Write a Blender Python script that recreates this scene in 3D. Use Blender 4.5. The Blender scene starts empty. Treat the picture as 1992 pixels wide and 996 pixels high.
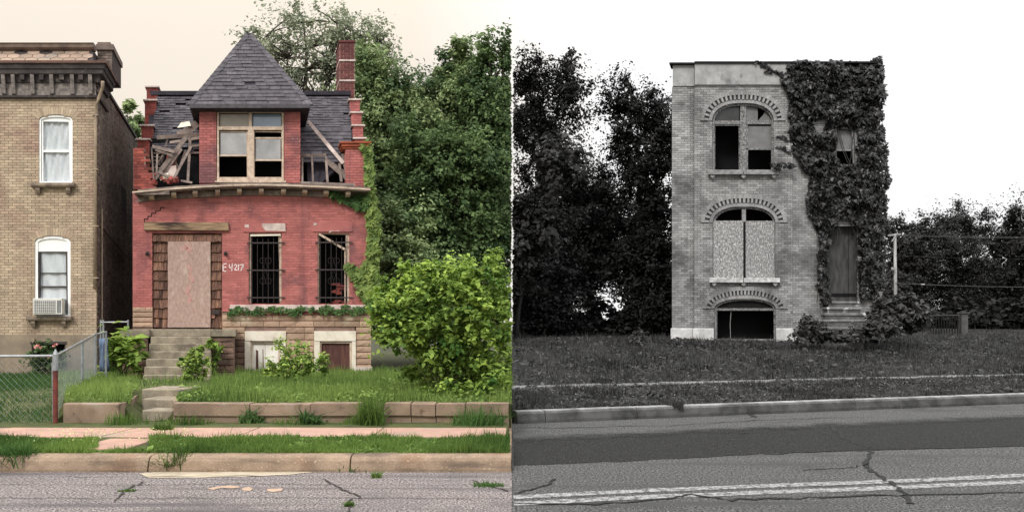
import bpy, math, random
import numpy as np
from mathutils import Vector, Matrix, noise
random.seed(7); RNG = np.random.default_rng(7)
R = math.radians
sc = bpy.context.scene
COL = sc.collection
# ------------------------------------------------------------------ camera
F, HX, HY, CZ = 1500.0, 996.0, 640.0, 1.6      # focal length in photo pixels, horizon row, eye height
cam = bpy.data.cameras.new('camera'); cam.sensor_fit = 'HORIZONTAL'; cam.sensor_width = 36
cam.lens = 36*F/1992; cam.shift_y = (HY-498)/1992; cam.clip_end = 3000; cam.clip_start = .05
camo = bpy.data.objects.new('camera', cam); COL.objects.link(camo)
camo.location = (0, 0, CZ); camo.rotation_euler = (R(90), 0, 0); sc.camera = camo
# ------------------------------------------------------------------ light
SUN_EL, SUN_AZ = 42, 205                       # overcast: a weak wide sun high behind the camera, to its left
w = bpy.data.worlds.new('World'); sc.world = w; w.use_nodes = True
nt = w.node_tree; nt.nodes.clear(); N = nt.nodes.new; L = nt.links.new
out = N('ShaderNodeOutputWorld'); bg = N('ShaderNodeBackground'); bg.inputs[1].default_value = 0.1
sky = N('ShaderNodeTexSky'); sky.sky_type = 'NISHITA'; sky.sun_disc = False
sky.sun_elevation = R(SUN_EL); sky.sun_rotation = R(SUN_AZ); sky.dust_density = 3
tc = N('ShaderNodeTexCoord'); sep = N('ShaderNodeSeparateXYZ'); L(tc.outputs['Generated'], sep.inputs[0])
mr = N('ShaderNodeMapRange'); mr.inputs[1].default_value = -.12; mr.inputs[2].default_value = .12; L(sep.outputs[0], mr.inputs[0])
# overcast: brighter and whiter towards the zenith
zr_ = N('ShaderNodeMapRange'); zr_.inputs[1].default_value = .45; zr_.inputs[2].default_value = .9; L(sep.outputs[2], zr_.inputs[0])
mxx = N('ShaderNodeMath'); mxx.operation = 'MAXIMUM'; L(mr.outputs[0], mxx.inputs[0]); L(zr_.outputs[0], mxx.inputs[1])
zc_ = N('ShaderNodeClamp'); L(sep.outputs[2], zc_.inputs[0]); zp_ = N('ShaderNodeMath'); zp_.operation = 'POWER'; zp_.inputs[1].default_value = 3.2; L(zc_.outputs[0], zp_.inputs[0])
zg_ = N('ShaderNodeMath'); zg_.operation = 'MULTIPLY_ADD'; zg_.inputs[1].default_value = 3.0; zg_.inputs[2].default_value = 1; L(zp_.outputs[0], zg_.inputs[0])
cl = N('ShaderNodeMix'); cl.data_type = 'RGBA'; L(mxx.outputs[0], cl.inputs[0])
cl.inputs[6].default_value = (6.6, 5.95, 5.15, 1); cl.inputs[7].default_value = (7.6, 7.6, 7.6, 1)
ns = N('ShaderNodeTexNoise'); ns.inputs['Scale'].default_value = 3.2; ns.inputs['Detail'].default_value = 6
L(tc.outputs['Generated'], ns.inputs['Vector'])
m2 = N('ShaderNodeMapRange'); m2.inputs[1].default_value = .30; m2.inputs[2].default_value = .46
m2.inputs[3].default_value = .75; m2.inputs[4].default_value = .98; L(ns.outputs[0], m2.inputs[0])
mx = N('ShaderNodeMix'); mx.data_type = 'RGBA'; L(m2.outputs[0], mx.inputs[0]); L(sky.outputs[0], mx.inputs[6]); clg = N('ShaderNodeVectorMath'); clg.operation = 'SCALE'; L(cl.outputs[2], clg.inputs[0]); L(zg_.outputs[0], clg.inputs['Scale']); L(clg.outputs[0], mx.inputs[7])
L(mx.outputs[2], bg.inputs[0]); L(bg.outputs[0], out.inputs[0])
sd = bpy.data.lights.new('sun', 'SUN'); sd.energy = 1.5; sd.angle = R(14); sd.color = (1, .985, .96)
so = bpy.data.objects.new('sun', sd); COL.objects.link(so)
so.rotation_euler = (R(90-SUN_EL), 0, R(180-SUN_AZ)); so.location = (0, 0, 30)
vs = sc.view_settings; vs.view_transform = 'Standard'; vs.look = 'None'; vs.gamma = 1; vs.use_curve_mapping = False
vs.exposure = 0.48
# ------------------------------------------------------------------ helpers
def P(px, py, Y): return Vector(((px-HX)*Y/F, Y, CZ-(py-HY)*Y/F))
def G(px, py, z=0.): Y = F*(CZ-z)/(py-HY); return Vector(((px-HX)*Y/F, Y, z))
def S(r, g=None, b=None, k=1.):
    if g is None: g = b = r
    f = lambda c: ((c/255)/12.92 if c/255 <= .04045 else ((c/255+.055)/1.055)**2.4)*k
    return (f(r), f(g), f(b), 1)
WL = {}
def _place(o, wloc, parent):
    wloc = Vector(wloc); COL.objects.link(o); WL[o.name] = wloc
    if parent is not None: o.parent = parent; o.location = wloc-WL[parent.name]
    else: o.location = wloc
    return o
def tag(o, label=None, cat=None, group=None, kind=None):
    if label: o['label'] = label
    if cat: o['category'] = cat
    if group: o['group'] = group
    if kind: o['kind'] = kind
    return o
def thing(name, loc, label, cat, group=None):
    return tag(_place(bpy.data.objects.new(name, None), loc, None), label, cat, group)
def part(name, mesh, wloc, parent, rot=None):
    o = _place(bpy.data.objects.new(name, mesh), wloc, parent)
    if rot: o.rotation_euler = rot
    return o
def np_mesh(name, V, nper, tint, mat, smooth=False):
    """V: (n, nper, 3) separate polygons"""
    n = len(V); me = bpy.data.meshes.new(name); me.vertices.add(n*nper); me.vertices.foreach_set('co', V.astype(np.float32).ravel())
    me.loops.add(n*nper); me.loops.foreach_set('vertex_index', np.arange(n*nper, dtype=np.int32))
    me.polygons.add(n); me.polygons.foreach_set('loop_start', np.arange(0, n*nper, nper, dtype=np.int32))
    me.update(calc_edges=True)
    a = me.attributes.new('tint', 'FLOAT', 'FACE'); a.data.foreach_set('value', np.asarray(tint, dtype=np.float32))
    me.materials.append(mat); return me
def np_obj(name, V, nper, tint, mat, parent=None):
    c = V.reshape(-1, 3); c = np.array([c[:, 0].mean(), c[:, 1].mean(), c[:, 2].min()])
    return part(name, np_mesh(name, V-c, nper, tint, mat), c, parent)
class MB:
    def __init__(s, xf=None): s.v = []; s.f = []; s.t = []; s.xf = xf
    def add(s, vs_, fs, t=0.):
        n = len(s.v); s.v += [s.xf(Vector(p)) if s.xf else Vector(p) for p in vs_]
        s.f += [tuple(i+n for i in f) for f in fs]; s.t += [t]*len(fs); return s
    def hexa(s, p, t=0., back=True):
        f = [(0, 1, 5, 4), (1, 2, 6, 5), (2, 3, 7, 6), (3, 0, 4, 7), (0, 3, 2, 1)]
        if back: f.append((4, 5, 6, 7))
        return s.add(p, f, t)
    def box(s, x0, x1, y0, y1, z0, z1, t=0., back=True):
        return s.hexa([(x0, y0, z0), (x1, y0, z0), (x1, y0, z1), (x0, y0, z1), (x0, y1, z0), (x1, y1, z0), (x1, y1, z1), (x0, y1, z1)], t, back)
    def jbox(s, x0, x1, y0, y1, z0, z1, j=.01, t=0.):
        r = lambda: random.uniform(-j, j)
        p = [(x0, y0, z0), (x1, y0, z0), (x1, y0, z1), (x0, y0, z1), (x0, y1, z0), (x1, y1, z0), (x1, y1, z1), (x0, y1, z1)]
        return s.hexa([(a+r(), b+r(), c+r()) for a, b, c in p], t)
    def quad(s, a, b, c, d, t=0.): return s.add([a, b, c, d], [(0, 1, 2, 3)], t)
    def poly(s, pts, t=0.): return s.add(pts, [tuple(range(len(pts)))], t)
    def prism(s, pts, v0, v1, t=0.):      # outline in (u,z), extruded along v
        n = len(pts); vs_ = [(u, v0, z) for u, z in pts]+[(u, v1, z) for u, z in pts]
        fs = [tuple(range(n))[::-1], tuple(range(n, 2*n))]+[(i, (i+1) % n, n+(i+1) % n, n+i) for i in range(n)]
        return s.add(vs_, fs, t)
    def profile(s, prof, u0, u1, t=0.):   # profile in (v,z), swept along u
        n = len(prof); vs_ = [(u0, v, z) for v, z in prof]+[(u1, v, z) for v, z in prof]
        fs = [tuple(range(n)), tuple(range(n, 2*n))[::-1]]+[(i, n+i, n+(i+1) % n, (i+1) % n) for i in range(n)]
        return s.add(vs_, fs, t)
    def strip(s, pts, wd, v0, v1, t=0., closed=False):   # band following an outline in (u,z), offset to its right by wd
        P2 = [Vector((a, b)) for a, b in pts]; n = len(P2); off = []
        for i in range(n):
            a = P2[i-1] if (i > 0 or closed) else P2[i]; b = P2[(i+1) % n] if (i < n-1 or closed) else P2[i]
            d = (b-a); d.normalize(); nn = Vector((d.y, -d.x)); k = 1.
            if i > 0 and i < n-1 or closed:
                d1 = (P2[i]-P2[i-1]).normalized(); k = 1/max(.5, d1.dot(d))
            off.append(P2[i]+nn*wd*k)
        for i in range(n if closed else n-1):
            j = (i+1) % n; a, b, c, d = P2[i], P2[j], off[j], off[i]
            s.hexa([(a.x, v0, a.y), (b.x, v0, b.y), (c.x, v0, c.y), (d.x, v0, d.y), (a.x, v1, a.y), (b.x, v1, b.y), (c.x, v1, c.y), (d.x, v1, d.y)], t)
        return s
    def tube(s, pts, r, n=6, t=0., cap=True):
        pts = [Vector(p) for p in pts]; rr = r if isinstance(r, (list, tuple)) else [r]*len(pts); rings = []
        for i, p in enumerate(pts):
            d = (pts[min(i+1, len(pts)-1)]-pts[max(i-1, 0)]).normalized()
            a = d.cross(Vector((0, 0, 1))) if abs(d.z) < .95 else d.cross(Vector((1, 0, 0)))
            a.normalize(); b = d.cross(a)
            rings.append([p+(a*math.cos(2*math.pi*k/n)+b*math.sin(2*math.pi*k/n))*rr[i] for k in range(n)])
        vs_ = [q for rg in rings for q in rg]; fs = []
        for i in range(len(pts)-1):
            for k in range(n): fs.append((i*n+k, i*n+(k+1) % n, (i+1)*n+(k+1) % n, (i+1)*n+k))
        if cap: fs += [tuple(range(n))[::-1], tuple(range((len(pts)-1)*n, len(pts)*n))]
        return s.add(vs_, fs, t)
    def bar(s, p, q, a, b, t=0., twist=0.):
        p = Vector(p); q = Vector(q); d = (q-p).normalized()
        x = d.cross(Vector((0, 1, 0))); x = x.normalized() if x.length > .01 else Vector((1, 0, 0)); y = d.cross(x)
        if twist: m = Matrix.Rotation(twist, 3, d); x = m @ x; y = m @ y
        x = x*a/2; y = y*b/2
        return s.hexa([p-x-y, p+x-y, p+x+y, p-x+y, q-x-y, q+x-y, q+x+y, q-x+y], t)
    def build(s, name, mat, parent=None, smooth=False, bevel=0.):
        c = Vector((0, 0, 0)); zs = min(p.z for p in s.v)
        for p in s.v: c += p
        c /= len(s.v); c.z = zs
        me = bpy.data.meshes.new(name); me.from_pydata([p-c for p in s.v], [], s.f); me.update()
        a = me.attributes.new('tint', 'FLOAT', 'FACE'); a.data.foreach_set('value', s.t)
        me.materials.append(mat)
        if smooth: me.polygons.foreach_set('use_smooth', [True]*len(me.polygons))
        o = part(name, me, c, parent)
        if bevel:
            b = o.modifiers.new('bevel', 'BEVEL'); b.width = bevel; b.segments = 2; b.limit_method = 'ANGLE'
        return o
# ------------------------------------------------------------------ materials
def M(name, c1, c2=None, s=3., c3=None, s3=.8, t3=.55, rough=.85, bump=.15, bs=60., spec=.2, metal=0., st=(1, 1, 1), soft=.12, lo=.35, hi=.65, c4=None, s4=9., t4=.6, c5=None, s5=(2.5, 2.5, .35), t5=.55):
    m = bpy.data.materials.new(name); m.use_nodes = True; nt = m.node_tree; N = nt.nodes.new; L = nt.links.new
    b = nt.nodes['Principled BSDF']; b.inputs['Roughness'].default_value = rough; b.inputs['Specular IOR Level'].default_value = spec; b.inputs['Metallic'].default_value = metal
    geo = N('ShaderNodeNewGeometry'); mp = N('ShaderNodeMapping'); mp.inputs['Scale'].default_value = st; L(geo.outputs['Position'], mp.inputs[0])
    def nz(sc_, d=5):
        n = N('ShaderNodeTexNoise'); n.inputs['Scale'].default_value = sc_; n.inputs['Detail'].default_value = d; n.inputs['Roughness'].default_value = .6
        L(mp.outputs[0], n.inputs['Vector']); return n.outputs[0]
    def rng(x, a, b_):
        r = N('ShaderNodeMapRange'); r.inputs[1].default_value = a; r.inputs[2].default_value = b_; L(x, r.inputs[0]); return r.outputs[0]
    def mix(f, a, b_):
        x = N('ShaderNodeMix'); x.data_type = 'RGBA'; L(f, x.inputs[0])
        for i, q in ((6, a), (7, b_)):
            if isinstance(q, tuple): x.inputs[i].default_value = q
            else: L(q, x.inputs[i])
        return x.outputs[2]
    c = mix(rng(nz(s), lo, hi), c1, c2 or tuple([q*.75 for q in c1[:3]]+[1]))
    if c3: c = mix(rng(nz(s3), t3, t3+soft), c, c3)
    if c4: c = mix(rng(nz(s4), t4, t4+.06), c, c4)
    if c5:      # rain streaks
        m5 = N('ShaderNodeMapping'); m5.inputs['Scale'].default_value = s5; L(geo.outputs['Position'], m5.inputs[0]); n5 = N('ShaderNodeTexNoise'); n5.inputs['Scale'].default_value = 1.; n5.inputs['Detail'].default_value = 6; L(m5.outputs[0], n5.inputs['Vector']); c = mix(rng(n5.outputs[0], t5, t5+.2), c, c5)
    at = N('ShaderNodeAttribute'); at.attribute_name = 'tint'; ad = N('ShaderNodeMath'); ad.operation = 'ADD'; ad.inputs[1].default_value = 1; L(at.outputs['Fac'], ad.inputs[0])
    vm = N('ShaderNodeVectorMath'); vm.operation = 'SCALE'; L(c, vm.inputs[0]); L(ad.outputs[0], vm.inputs['Scale'])
    L(vm.outputs[0], b.inputs['Base Color'])
    if bump:
        bp = N('ShaderNodeBump'); bp.inputs['Strength'].default_value = bump; bp.inputs['Distance'].default_value = .02; L(nz(bs, 4), bp.inputs['Height']); L(bp.outputs[0], b.inputs['Normal'])
    return m
def ML(name, cd, cl_, trans=.3, rough=.6, spec=.12):
    m = bpy.data.materials.new(name); m.use_nodes = True; nt = m.node_tree; N = nt.nodes.new; L = nt.links.new
    b = nt.nodes['Principled BSDF']; b.inputs['Roughness'].default_value = rough; b.inputs['Specular IOR Level'].default_value = spec
    at = N('ShaderNodeAttribute'); at.attribute_name = 'tint'; r = N('ShaderNodeMapRange'); r.inputs[1].default_value = -1; r.inputs[2].default_value = 1; L(at.outputs['Fac'], r.inputs[0])
    x = N('ShaderNodeMix'); x.data_type = 'RGBA'; x.inputs[6].default_value = cd; x.inputs[7].default_value = cl_; L(r.outputs[0], x.inputs[0]); L(x.outputs[2], b.inputs['Base Color'])
    tr = N('ShaderNodeBsdfTranslucent'); L(x.outputs[2], tr.inputs[0]); mx = N('ShaderNodeMixShader'); mx.inputs[0].default_value = trans
    L(b.outputs[0], mx.inputs[1]); L(tr.outputs[0], mx.inputs[2]); L(mx.outputs[0], nt.nodes['Material Output'].inputs[0]); return m
m_dark = M('dark_interior', (.008, .008, .009, 1), bump=0)  # near-black: the darkness of unlit rooms is put into this colour
m_glass = M('window_glass', S(186, 188, 192), S(138, 143, 150), s=1.1, rough=.08, spec=.6, metal=.7, bump=.02, bs=3)
# ------------------------------------------------------------------ shared builders
class House:
    """frame of a house: u runs along the facade, v goes into the lot (the plan is a parallelogram), z up"""
    def __init__(s, D, k): s.D = D; s.k = k; s.m = D/F
    def xf(s, p): return Vector((p[0]+s.k*p[1], s.D+p[1], p[2]))
    def u(s, px): return (px-HX)*s.m
    def z(s, py): return CZ-(py-HY)*s.m
    def mb(s): return MB(s.xf)
    def uv(s, px, py, v):      # local u,z of a photo point at depth v
        Y = s.D+v; return ((px-HX)*Y/F-s.k*v, CZ-(py-HY)*Y/F)
def arch_half(o, z):
    if z < o['z0'] or z > o['zs']+o['rise']: return 0
    hw = (o['u1']-o['u0'])/2
    if z <= o['zs'] or o['rise'] <= 0: return hw
    q = (z-o['zs'])/o['rise']; return hw*max(0, 1-q*q)**(1/o.get('p', 2.))
def opening(h, x0, x1, ytop, yspring, ybot, p=2.):
    return dict(u0=h.u(x0), u1=h.u(x1), z0=h.z(ybot), zs=h.z(yspring), rise=max(0, h.z(ytop)-h.z(yspring)), p=p)
def arch_pts(o, n=20, bottom=True, grow=0.):
    c = (o['u0']+o['u1'])/2; hw = (o['u1']-o['u0'])/2+grow; p = o.get('p', 2.); rise = o['rise']+grow
    pts = []
    if o['rise'] > 0:
        den = []
        for i in range(401):
            th = math.pi*(1-i/400); cs, sn = math.cos(th), math.sin(th)
            den.append((c+hw*math.copysign(abs(cs)**(2/p), cs), o['zs']+rise*sn))
        ln = [0]
        for a, b in zip(den, den[1:]): ln.append(ln[-1]+math.hypot(b[0]-a[0], b[1]-a[1]))
        j = 0
        for i in range(n+1):
            t = ln[-1]*i/n
            while j < 399 and ln[j+1] < t: j += 1
            pts.append(den[j+1] if i else den[0])
    else: pts = [(c-hw, o['zs']+grow), (c+hw, o['zs']+grow)]
    if bottom: pts = [(c-hw, o['z0'])]+pts+[(c+hw, o['z0'])]
    return pts
def intervals(z, u0, u1, ops):
    iv = [(u0, u1)]
    for o in ops:
        hw = arch_half(o, z)
        if hw <= 0: continue
        a, b = (o['u0']+o['u1'])/2-hw, (o['u0']+o['u1'])/2+hw; nv = []
        for p, q in iv:
            if b <= p or a >= q: nv.append((p, q)); continue
            if a > p: nv.append((p, a))
            if b < q: nv.append((b, q))
        iv = nv
    return iv
def brick_wall(h, parent, u0, u1, z0, z1, ops, mb_, mm, v=0., focus=None, npart=300, bl=.205, bh=.072, jt=.011, amp=.10, dep=.014, back=.25, ivf=None, name='wall', thick=True):
    rows = max(1, round((z1-z0)/bh)); bh = (z1-z0)/rows; mort = h.mb(); rest = h.mb(); full = []
    for r in range(rows):
        za, zb = z0+r*bh, z0+(r+1)*bh; iv = (ivf or (lambda z: intervals(z, u0, u1, ops)))((za+zb)/2)
        for a, b in iv:
            if b-a < .02: continue
            if thick: mort.box(a, b, v+dep, v+back, za-.0005, zb)
            else: mort.quad((a, v+dep, za), (b, v+dep, za), (b, v+dep, zb), (a, v+dep, zb))
            x = a-((a-u0+(bl/2 if r % 2 else 0)) % bl)
            while x < b:
                p, q = max(a, x), min(b, x+bl)
                if q-p > .03:
                    if q-p > bl-.001: full.append((p, za))
                    else: rest.box(p+jt/2, q-jt/2, v+random.uniform(-.003, .003), v+dep+.01, za+jt/2, zb-jt/2, random.gauss(0, amp), back=False)
                x += bl
    wall = mort.build(name, mm, parent)
    if focus: full.sort(key=lambda f: math.hypot(f[0]-focus[0], (f[1]-focus[1])))
    vari = []
    for i in range(7):
        t = h.mb(); t.xf = lambda p: Vector((p[0]+h.k*p[1], p[1], p[2])); t.box(-bl/2+jt/2, bl/2-jt/2, 0, dep+.01, 0, bh-jt, (i-3)/3*amp*1.6, back=False)
        me = bpy.data.meshes.new('brick'); me.from_pydata(t.v, [], t.f); me.update(); at = me.attributes.new('tint', 'FLOAT', 'FACE'); at.data.foreach_set('value', t.t); me.materials.append(mb_); vari.append(me)
    for i, (p, za) in enumerate(full):
        if i < npart:
            part('brick', random.choice(vari), h.xf((p+bl/2, v+random.uniform(-.003, .002), za+jt/2)), wall)
        else: rest.box(p+jt/2, p+bl-jt/2, v+random.uniform(-.003, .003), v+dep+.01, za+jt/2, za+bh-jt/2, random.gauss(0, amp), back=False)
    if rest.v: tag(rest.build('brick_courses', mb_, wall), kind='stuff')
    return wall
def voussoirs(h, parent, pts, r0, r1, v0, v1, mat, fill=.86, name='brick', alt=None, amp=.12):
    """separate arch bricks, one for each segment of the outline pts (r0..r1 outwards)"""
    n = len(pts)-1; nor = []
    for i in range(n+1):
        a, b = pts[max(i-1, 0)], pts[min(i+1, n)]; d = Vector((b[0]-a[0], b[1]-a[1])).normalized(); nor.append(Vector((-d.y, d.x)))
    for i in range(n):
        if alt is not None and i % 2 != alt: continue
        a, b = Vector(pts[i]), Vector(pts[i+1]); m = (1-fill)/2; p, q = a.lerp(b, m), a.lerp(b, 1-m)
        na, nb = nor[i].lerp(nor[i+1], m), nor[i].lerp(nor[i+1], 1-m)
        c = [p+na*r0, q+nb*r0, q+nb*r1, p+na*r1]
        h.mb().hexa([(k.x, v0, k.y) for k in c]+[(k.x, v1, k.y) for k in c], random.gauss(0, amp)).build(name, mat, parent)
def leafquads(c, nrm, ln, wd, down=0.):
    """diamond leaves at c (n,3), normals nrm, sizes ln/wd arrays; down pulls the long axis downwards"""
    n = len(c); a = RNG.normal(size=(n, 3)); a[:, 2] -= down
    nrm = nrm/np.linalg.norm(nrm, axis=1, keepdims=True)
    a -= nrm*(a*nrm).sum(1, keepdims=True); a /= np.linalg.norm(a, axis=1, keepdims=True); b = np.cross(nrm, a)
    ln = np.broadcast_to(ln, (n,))[:, None]/2; wd = np.broadcast_to(wd, (n,))[:, None]/2
    V = np.empty((n, 4, 3)); V[:, 0] = c-a*ln; V[:, 1] = c+b*wd-a*ln*.15+nrm*wd*.35; V[:, 2] = c+a*ln; V[:, 3] = c-b*wd-a*ln*.15+nrm*wd*.35
    return V
def pxof(V): return HX+F*V[..., 0]/V[..., 1]
def crown(blobs, n_clump, leaves, ls, cr=.5, hollow=.45, side=0, up=.5, var=.35, zmin=None, flat=.7, spray=True):
    """leaf quads for a crown of ellipsoid lobes (cx,cy,cz,rx,ry,rz); returns V, tint, clump centres"""
    vol = np.array([b[3]*b[5] for b in blobs]); vol = vol/vol.sum(); CC = []; DD = []
    for b, f in zip(blobs, vol):
        k = max(3, int(n_clump*f)); d = RNG.normal(size=(k, 3)); d /= np.linalg.norm(d, axis=1, keepdims=True)
        rad = (hollow**3+(1-hollow**3)*RNG.random(k))**(1/3)
        sd_ = RNG.random()*50; rad *= np.array([1+.55*noise.noise(Vector(q)*1.9+Vector((sd_, 0, 0)))+.25*noise.noise(Vector(q)*4.5+Vector((0, sd_, 0))) for q in d])
        CC.append(np.array(b[:3])+d*rad[:, None]*np.array(b[3:6])); DD.append(d)
    CC = np.concatenate(CC); DD = np.concatenate(DD); k = len(CC); per = max(4, int(leaves/k))
    csz = cr*np.exp(RNG.normal(size=k)*.35); ct = RNG.normal(size=k)*var
    c = np.repeat(CC, per, 0); s_ = np.repeat(csz, per); off = RNG.normal(size=(k*per, 3)); off *= (RNG.random(k*per)**.45/np.linalg.norm(off, axis=1))[:, None]; off *= s_[:, None]*np.array([1.15, 1.15, 1.15*flat])
    if spray:      # a clump is a fan of leafy twigs growing outwards, drooping at the tips
        nt_ = 6; tw = np.repeat(DD, nt_, 0).reshape(k, nt_, 3)*.8+RNG.normal(size=(k, nt_, 3))*.65; tw[:, :, 2] += .35; tw /= np.linalg.norm(tw, axis=2, keepdims=True)
        wi = RNG.integers(0, nt_, k*per); ki = np.repeat(np.arange(k), per); dr_ = tw[ki, wi]; tt = RNG.random(k*per)**.8*1.75-.45
        off = dr_*(tt*s_)[:, None]+RNG.normal(size=(k*per, 3))*(s_*(.26-.07*tt))[:, None]*np.array([1, 1, .7])
        off[:, 2] -= .12*np.maximum(0, tt)**2*s_
    else: off[:, 2] -= .35*(off[:, 0]**2+off[:, 1]**2)/np.maximum(.05, s_)
    c = c+off; nrm = RNG.normal(size=c.shape)*.55; nrm[:, 2] += up*1.5; nrm += off/np.maximum(.05, s_[:, None])*.7
    t = np.repeat(ct, per)+RNG.normal(size=len(c))*.3
    keep = np.ones(len(c), bool)
    if side < 0: keep &= pxof(c) < 993
    if side > 0: keep &= pxof(c) > 999
    if zmin is not None: keep &= c[:, 2] > zmin
    c, nrm, t = c[keep], nrm[keep], t[keep]
    sz = ls*np.exp(RNG.normal(size=len(c))*.25)
    return leafquads(c, nrm, sz*1.35, sz*.8, .3), np.clip(t, -1, 1), CC
def blob(px, py, Y, rx, rz, ry=None):
    p = P(px, py, Y); k = Y/F; return (p.x, p.y, p.z, rx*k, (ry if ry else (rx+rz)/2)*k, rz*k)
def limb(mb, a, b, r0, r1, sag=.12, n=5):
    a, b = Vector(a), Vector(b); L_ = (b-a).length; pts = []
    for i in range(n+1):
        t = i/n; p = a.lerp(b, t); p.z += math.sin(t*math.pi)*L_*sag*.5
        p += Vector((random.gauss(0, 1), random.gauss(0, 1), random.gauss(0, .6)))*L_*.03*(0 < i < n); pts.append(p)
    mb.tube(pts, [r0+(r1-r0)*i/n for i in range(n+1)], 6)
    return pts
def tree(name, label, base, blobs, ncl, nleaf, ls, ml, mt, tr=.2, group=None, side=0, cr=.5, hollow=.45, twigs=30, var=.35, fork=.45, up=.5, hgt=None):
    t = thing(name, base, label, 'tree', group); V, ti, CC = crown(blobs, ncl, nleaf, ls, cr, hollow, side, up, var, zmin=base[2]+.3)
    tk = MB(); b = Vector(base); top = max(q[2] for q in blobs); main = max(blobs, key=lambda q: q[2])
    fk = b.lerp(Vector((main[0], main[1], main[2])), fork); fk.x += random.uniform(-.3, .3)
    limb(tk, b, fk, tr, tr*.75, .02)
    for q in blobs:
        e = limb(tk, fk if q[2] > fk.z-1 else b.lerp(fk, .6), Vector(q[:3])+Vector((0, 0, q[5]*.35)), tr*.5, tr*.13, .1)
        cand = CC[RNG.integers(0, len(CC), twigs)]
        for c in cand:
            c = Vector(c); m = min(e[2:], key=lambda p: (p-c).length)
            if (m-c).length < max(q[3:6])*1.3: limb(tk, m, c, tr*.14, tr*.05, .1, 3)
    tk.build('trunk', mt, t, smooth=True)
    np_obj('crown', V, 4, ti, ml, t); return t
def bush(name, label, base, blobs, ncl, nleaf, ls, ml, mt, side=0, cr=.15, hollow=.6, cat='shrub', var=.35, group=None, stems=8, up=.5):
    t = thing(name, base, label, cat, group); V, ti, CC = crown(blobs, ncl, nleaf, ls, cr, hollow, side, up, var, zmin=base[2]-.05)
    st = MB(); b = Vector(base)
    for i in range(stems):
        c = Vector(CC[RNG.integers(0, len(CC))]); limb(st, b+Vector((random.uniform(-.1, .1), random.uniform(-.05, .05), 0)), c, ls*.14, ls*.05, .1, 4)
    st.build('stem', mt, t); np_obj('foliage', V, 4, ti, ml, t); return t
def grass(name, pts, hgt, wd, mat, parent=None, lean=.35, var=.3, tnoise=.7, seg=2):
    """bent blades rooted at pts (n,3): a quad and a tip, stored as quads"""
    n = len(pts); an = RNG.random(n)*2*np.pi; h = np.broadcast_to(hgt, (n,))*np.exp(RNG.normal(size=n)*.3); w_ = wd*(.7+.6*RNG.random(n))
    dx = np.stack([np.cos(an), np.sin(an), np.zeros(n)], 1); la = RNG.random(n)*2*np.pi; ld = np.stack([np.cos(la), np.sin(la), np.zeros(n)], 1)*(lean*h*np.abs(RNG.normal(size=n)))[:, None]
    hn = np.array([noise.noise(Vector((p[0]*1.3, p[1]*1.3, 7)))+.6*noise.noise(Vector((p[0]*4.5, p[1]*4.5, 3))) for p in pts]); h = h*np.clip(1+hn*1.1, .35, 2.2)
    up = np.zeros((n, 3)); up[:, 2] = 1
    V = np.empty((n, 2, 4, 3)); m = pts+ld*.3+up*(h*.55)[:, None]; tp = pts+ld+up*h[:, None]; W = dx*w_[:, None]/2
    V[:, 0, 0] = pts-W; V[:, 0, 1] = pts+W; V[:, 0, 2] = m+W*.8; V[:, 0, 3] = m-W*.8
    V[:, 1, 0] = m-W*.8; V[:, 1, 1] = m+W*.8; V[:, 1, 2] = tp+W*.1; V[:, 1, 3] = tp-W*.1
    tn = np.array([noise.noise(Vector((p[0]*tnoise, p[1]*tnoise, 0))) for p in pts])*1.1
    if seg == 1: V = np.stack([V[:, 0, 0], V[:, 0, 1], V[:, 1, 2], V[:, 1, 3]], 1)[:, None]
    t = np.clip(np.repeat(tn+RNG.normal(size=n)*var, seg), -1, 1)
    return np_obj(name, V.reshape(-1, 4, 3), 4, t, mat, parent)
# ================================================================== GROUND, ROADS, KERBS
m_earth = M('dark_earth', S(62, 60, 45), S(45, 50, 32), s=2)
m_soil = M('verge_soil', S(78, 82, 48), S(60, 66, 38), s=5, c3=S(110, 92, 72), s3=2.2, t3=.62)
m_gsoil = M('grey_soil', S(44), S(30), s=3, c3=S(58), s3=2)
m_asph = M('old_asphalt', S(150, 141, 138), S(64, 60, 60), s=42, c3=S(94, 89, 88), s3=.55, t3=.52, rough=.95, bump=.9, bs=60, c4=S(214, 204, 204), s4=70, t4=.59, lo=.42, hi=.58, c5=S(82, 78, 80), s5=(.22, 3.2, 1), t5=.52)
m_gasph = M('grey_asphalt', S(98), S(34), s=38, c3=S(62), s3=.8, t3=.54, rough=.95, bump=.9, bs=60, c4=S(180), s4=60, t4=.6, lo=.42, hi=.58, c5=S(66), s5=(.2, 2.2, 1), t5=.53)
m_gasph_d = M('grey_asphalt_patch', S(48), S(16), s=38, c3=S(36), s3=1., t3=.5, rough=.95, bump=.9, bs=60, c4=S(110), s4=60, t4=.61, lo=.42, hi=.58)
m_gline = M('worn_road_paint', S(176), S(130), s=60, c3=S(92), s3=14, t3=.47, rough=.9, bump=.6, bs=120, c4=S(84), s4=50, t4=.53)
m_crack = M('crack', S(62, 58, 56), S(42, 40, 39), s=30, bump=0)
m_gcrack = M('grey_crack', S(44), S(28), s=30, bump=0)
m_kerb = M('kerb_concrete', S(150, 130, 110), S(118, 101, 86), s=3.5, c3=S(132, 102, 80), s3=1.2, t3=.54, bump=.6, bs=70, c4=S(170, 152, 132), s4=45, t4=.6, c5=S(92, 80, 70), s5=(1.2, 1.2, 9), t5=.52)
m_gkerb = M('grey_kerb', S(132), S(84), s=3, c3=S(76), s3=1.1, t3=.55, bump=.4, bs=90)
m_walk = M('pink_sidewalk', S(172, 138, 122), S(152, 124, 112), s=3, c3=S(146, 132, 120), s3=1, t3=.55, bump=.3, bs=80)
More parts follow.
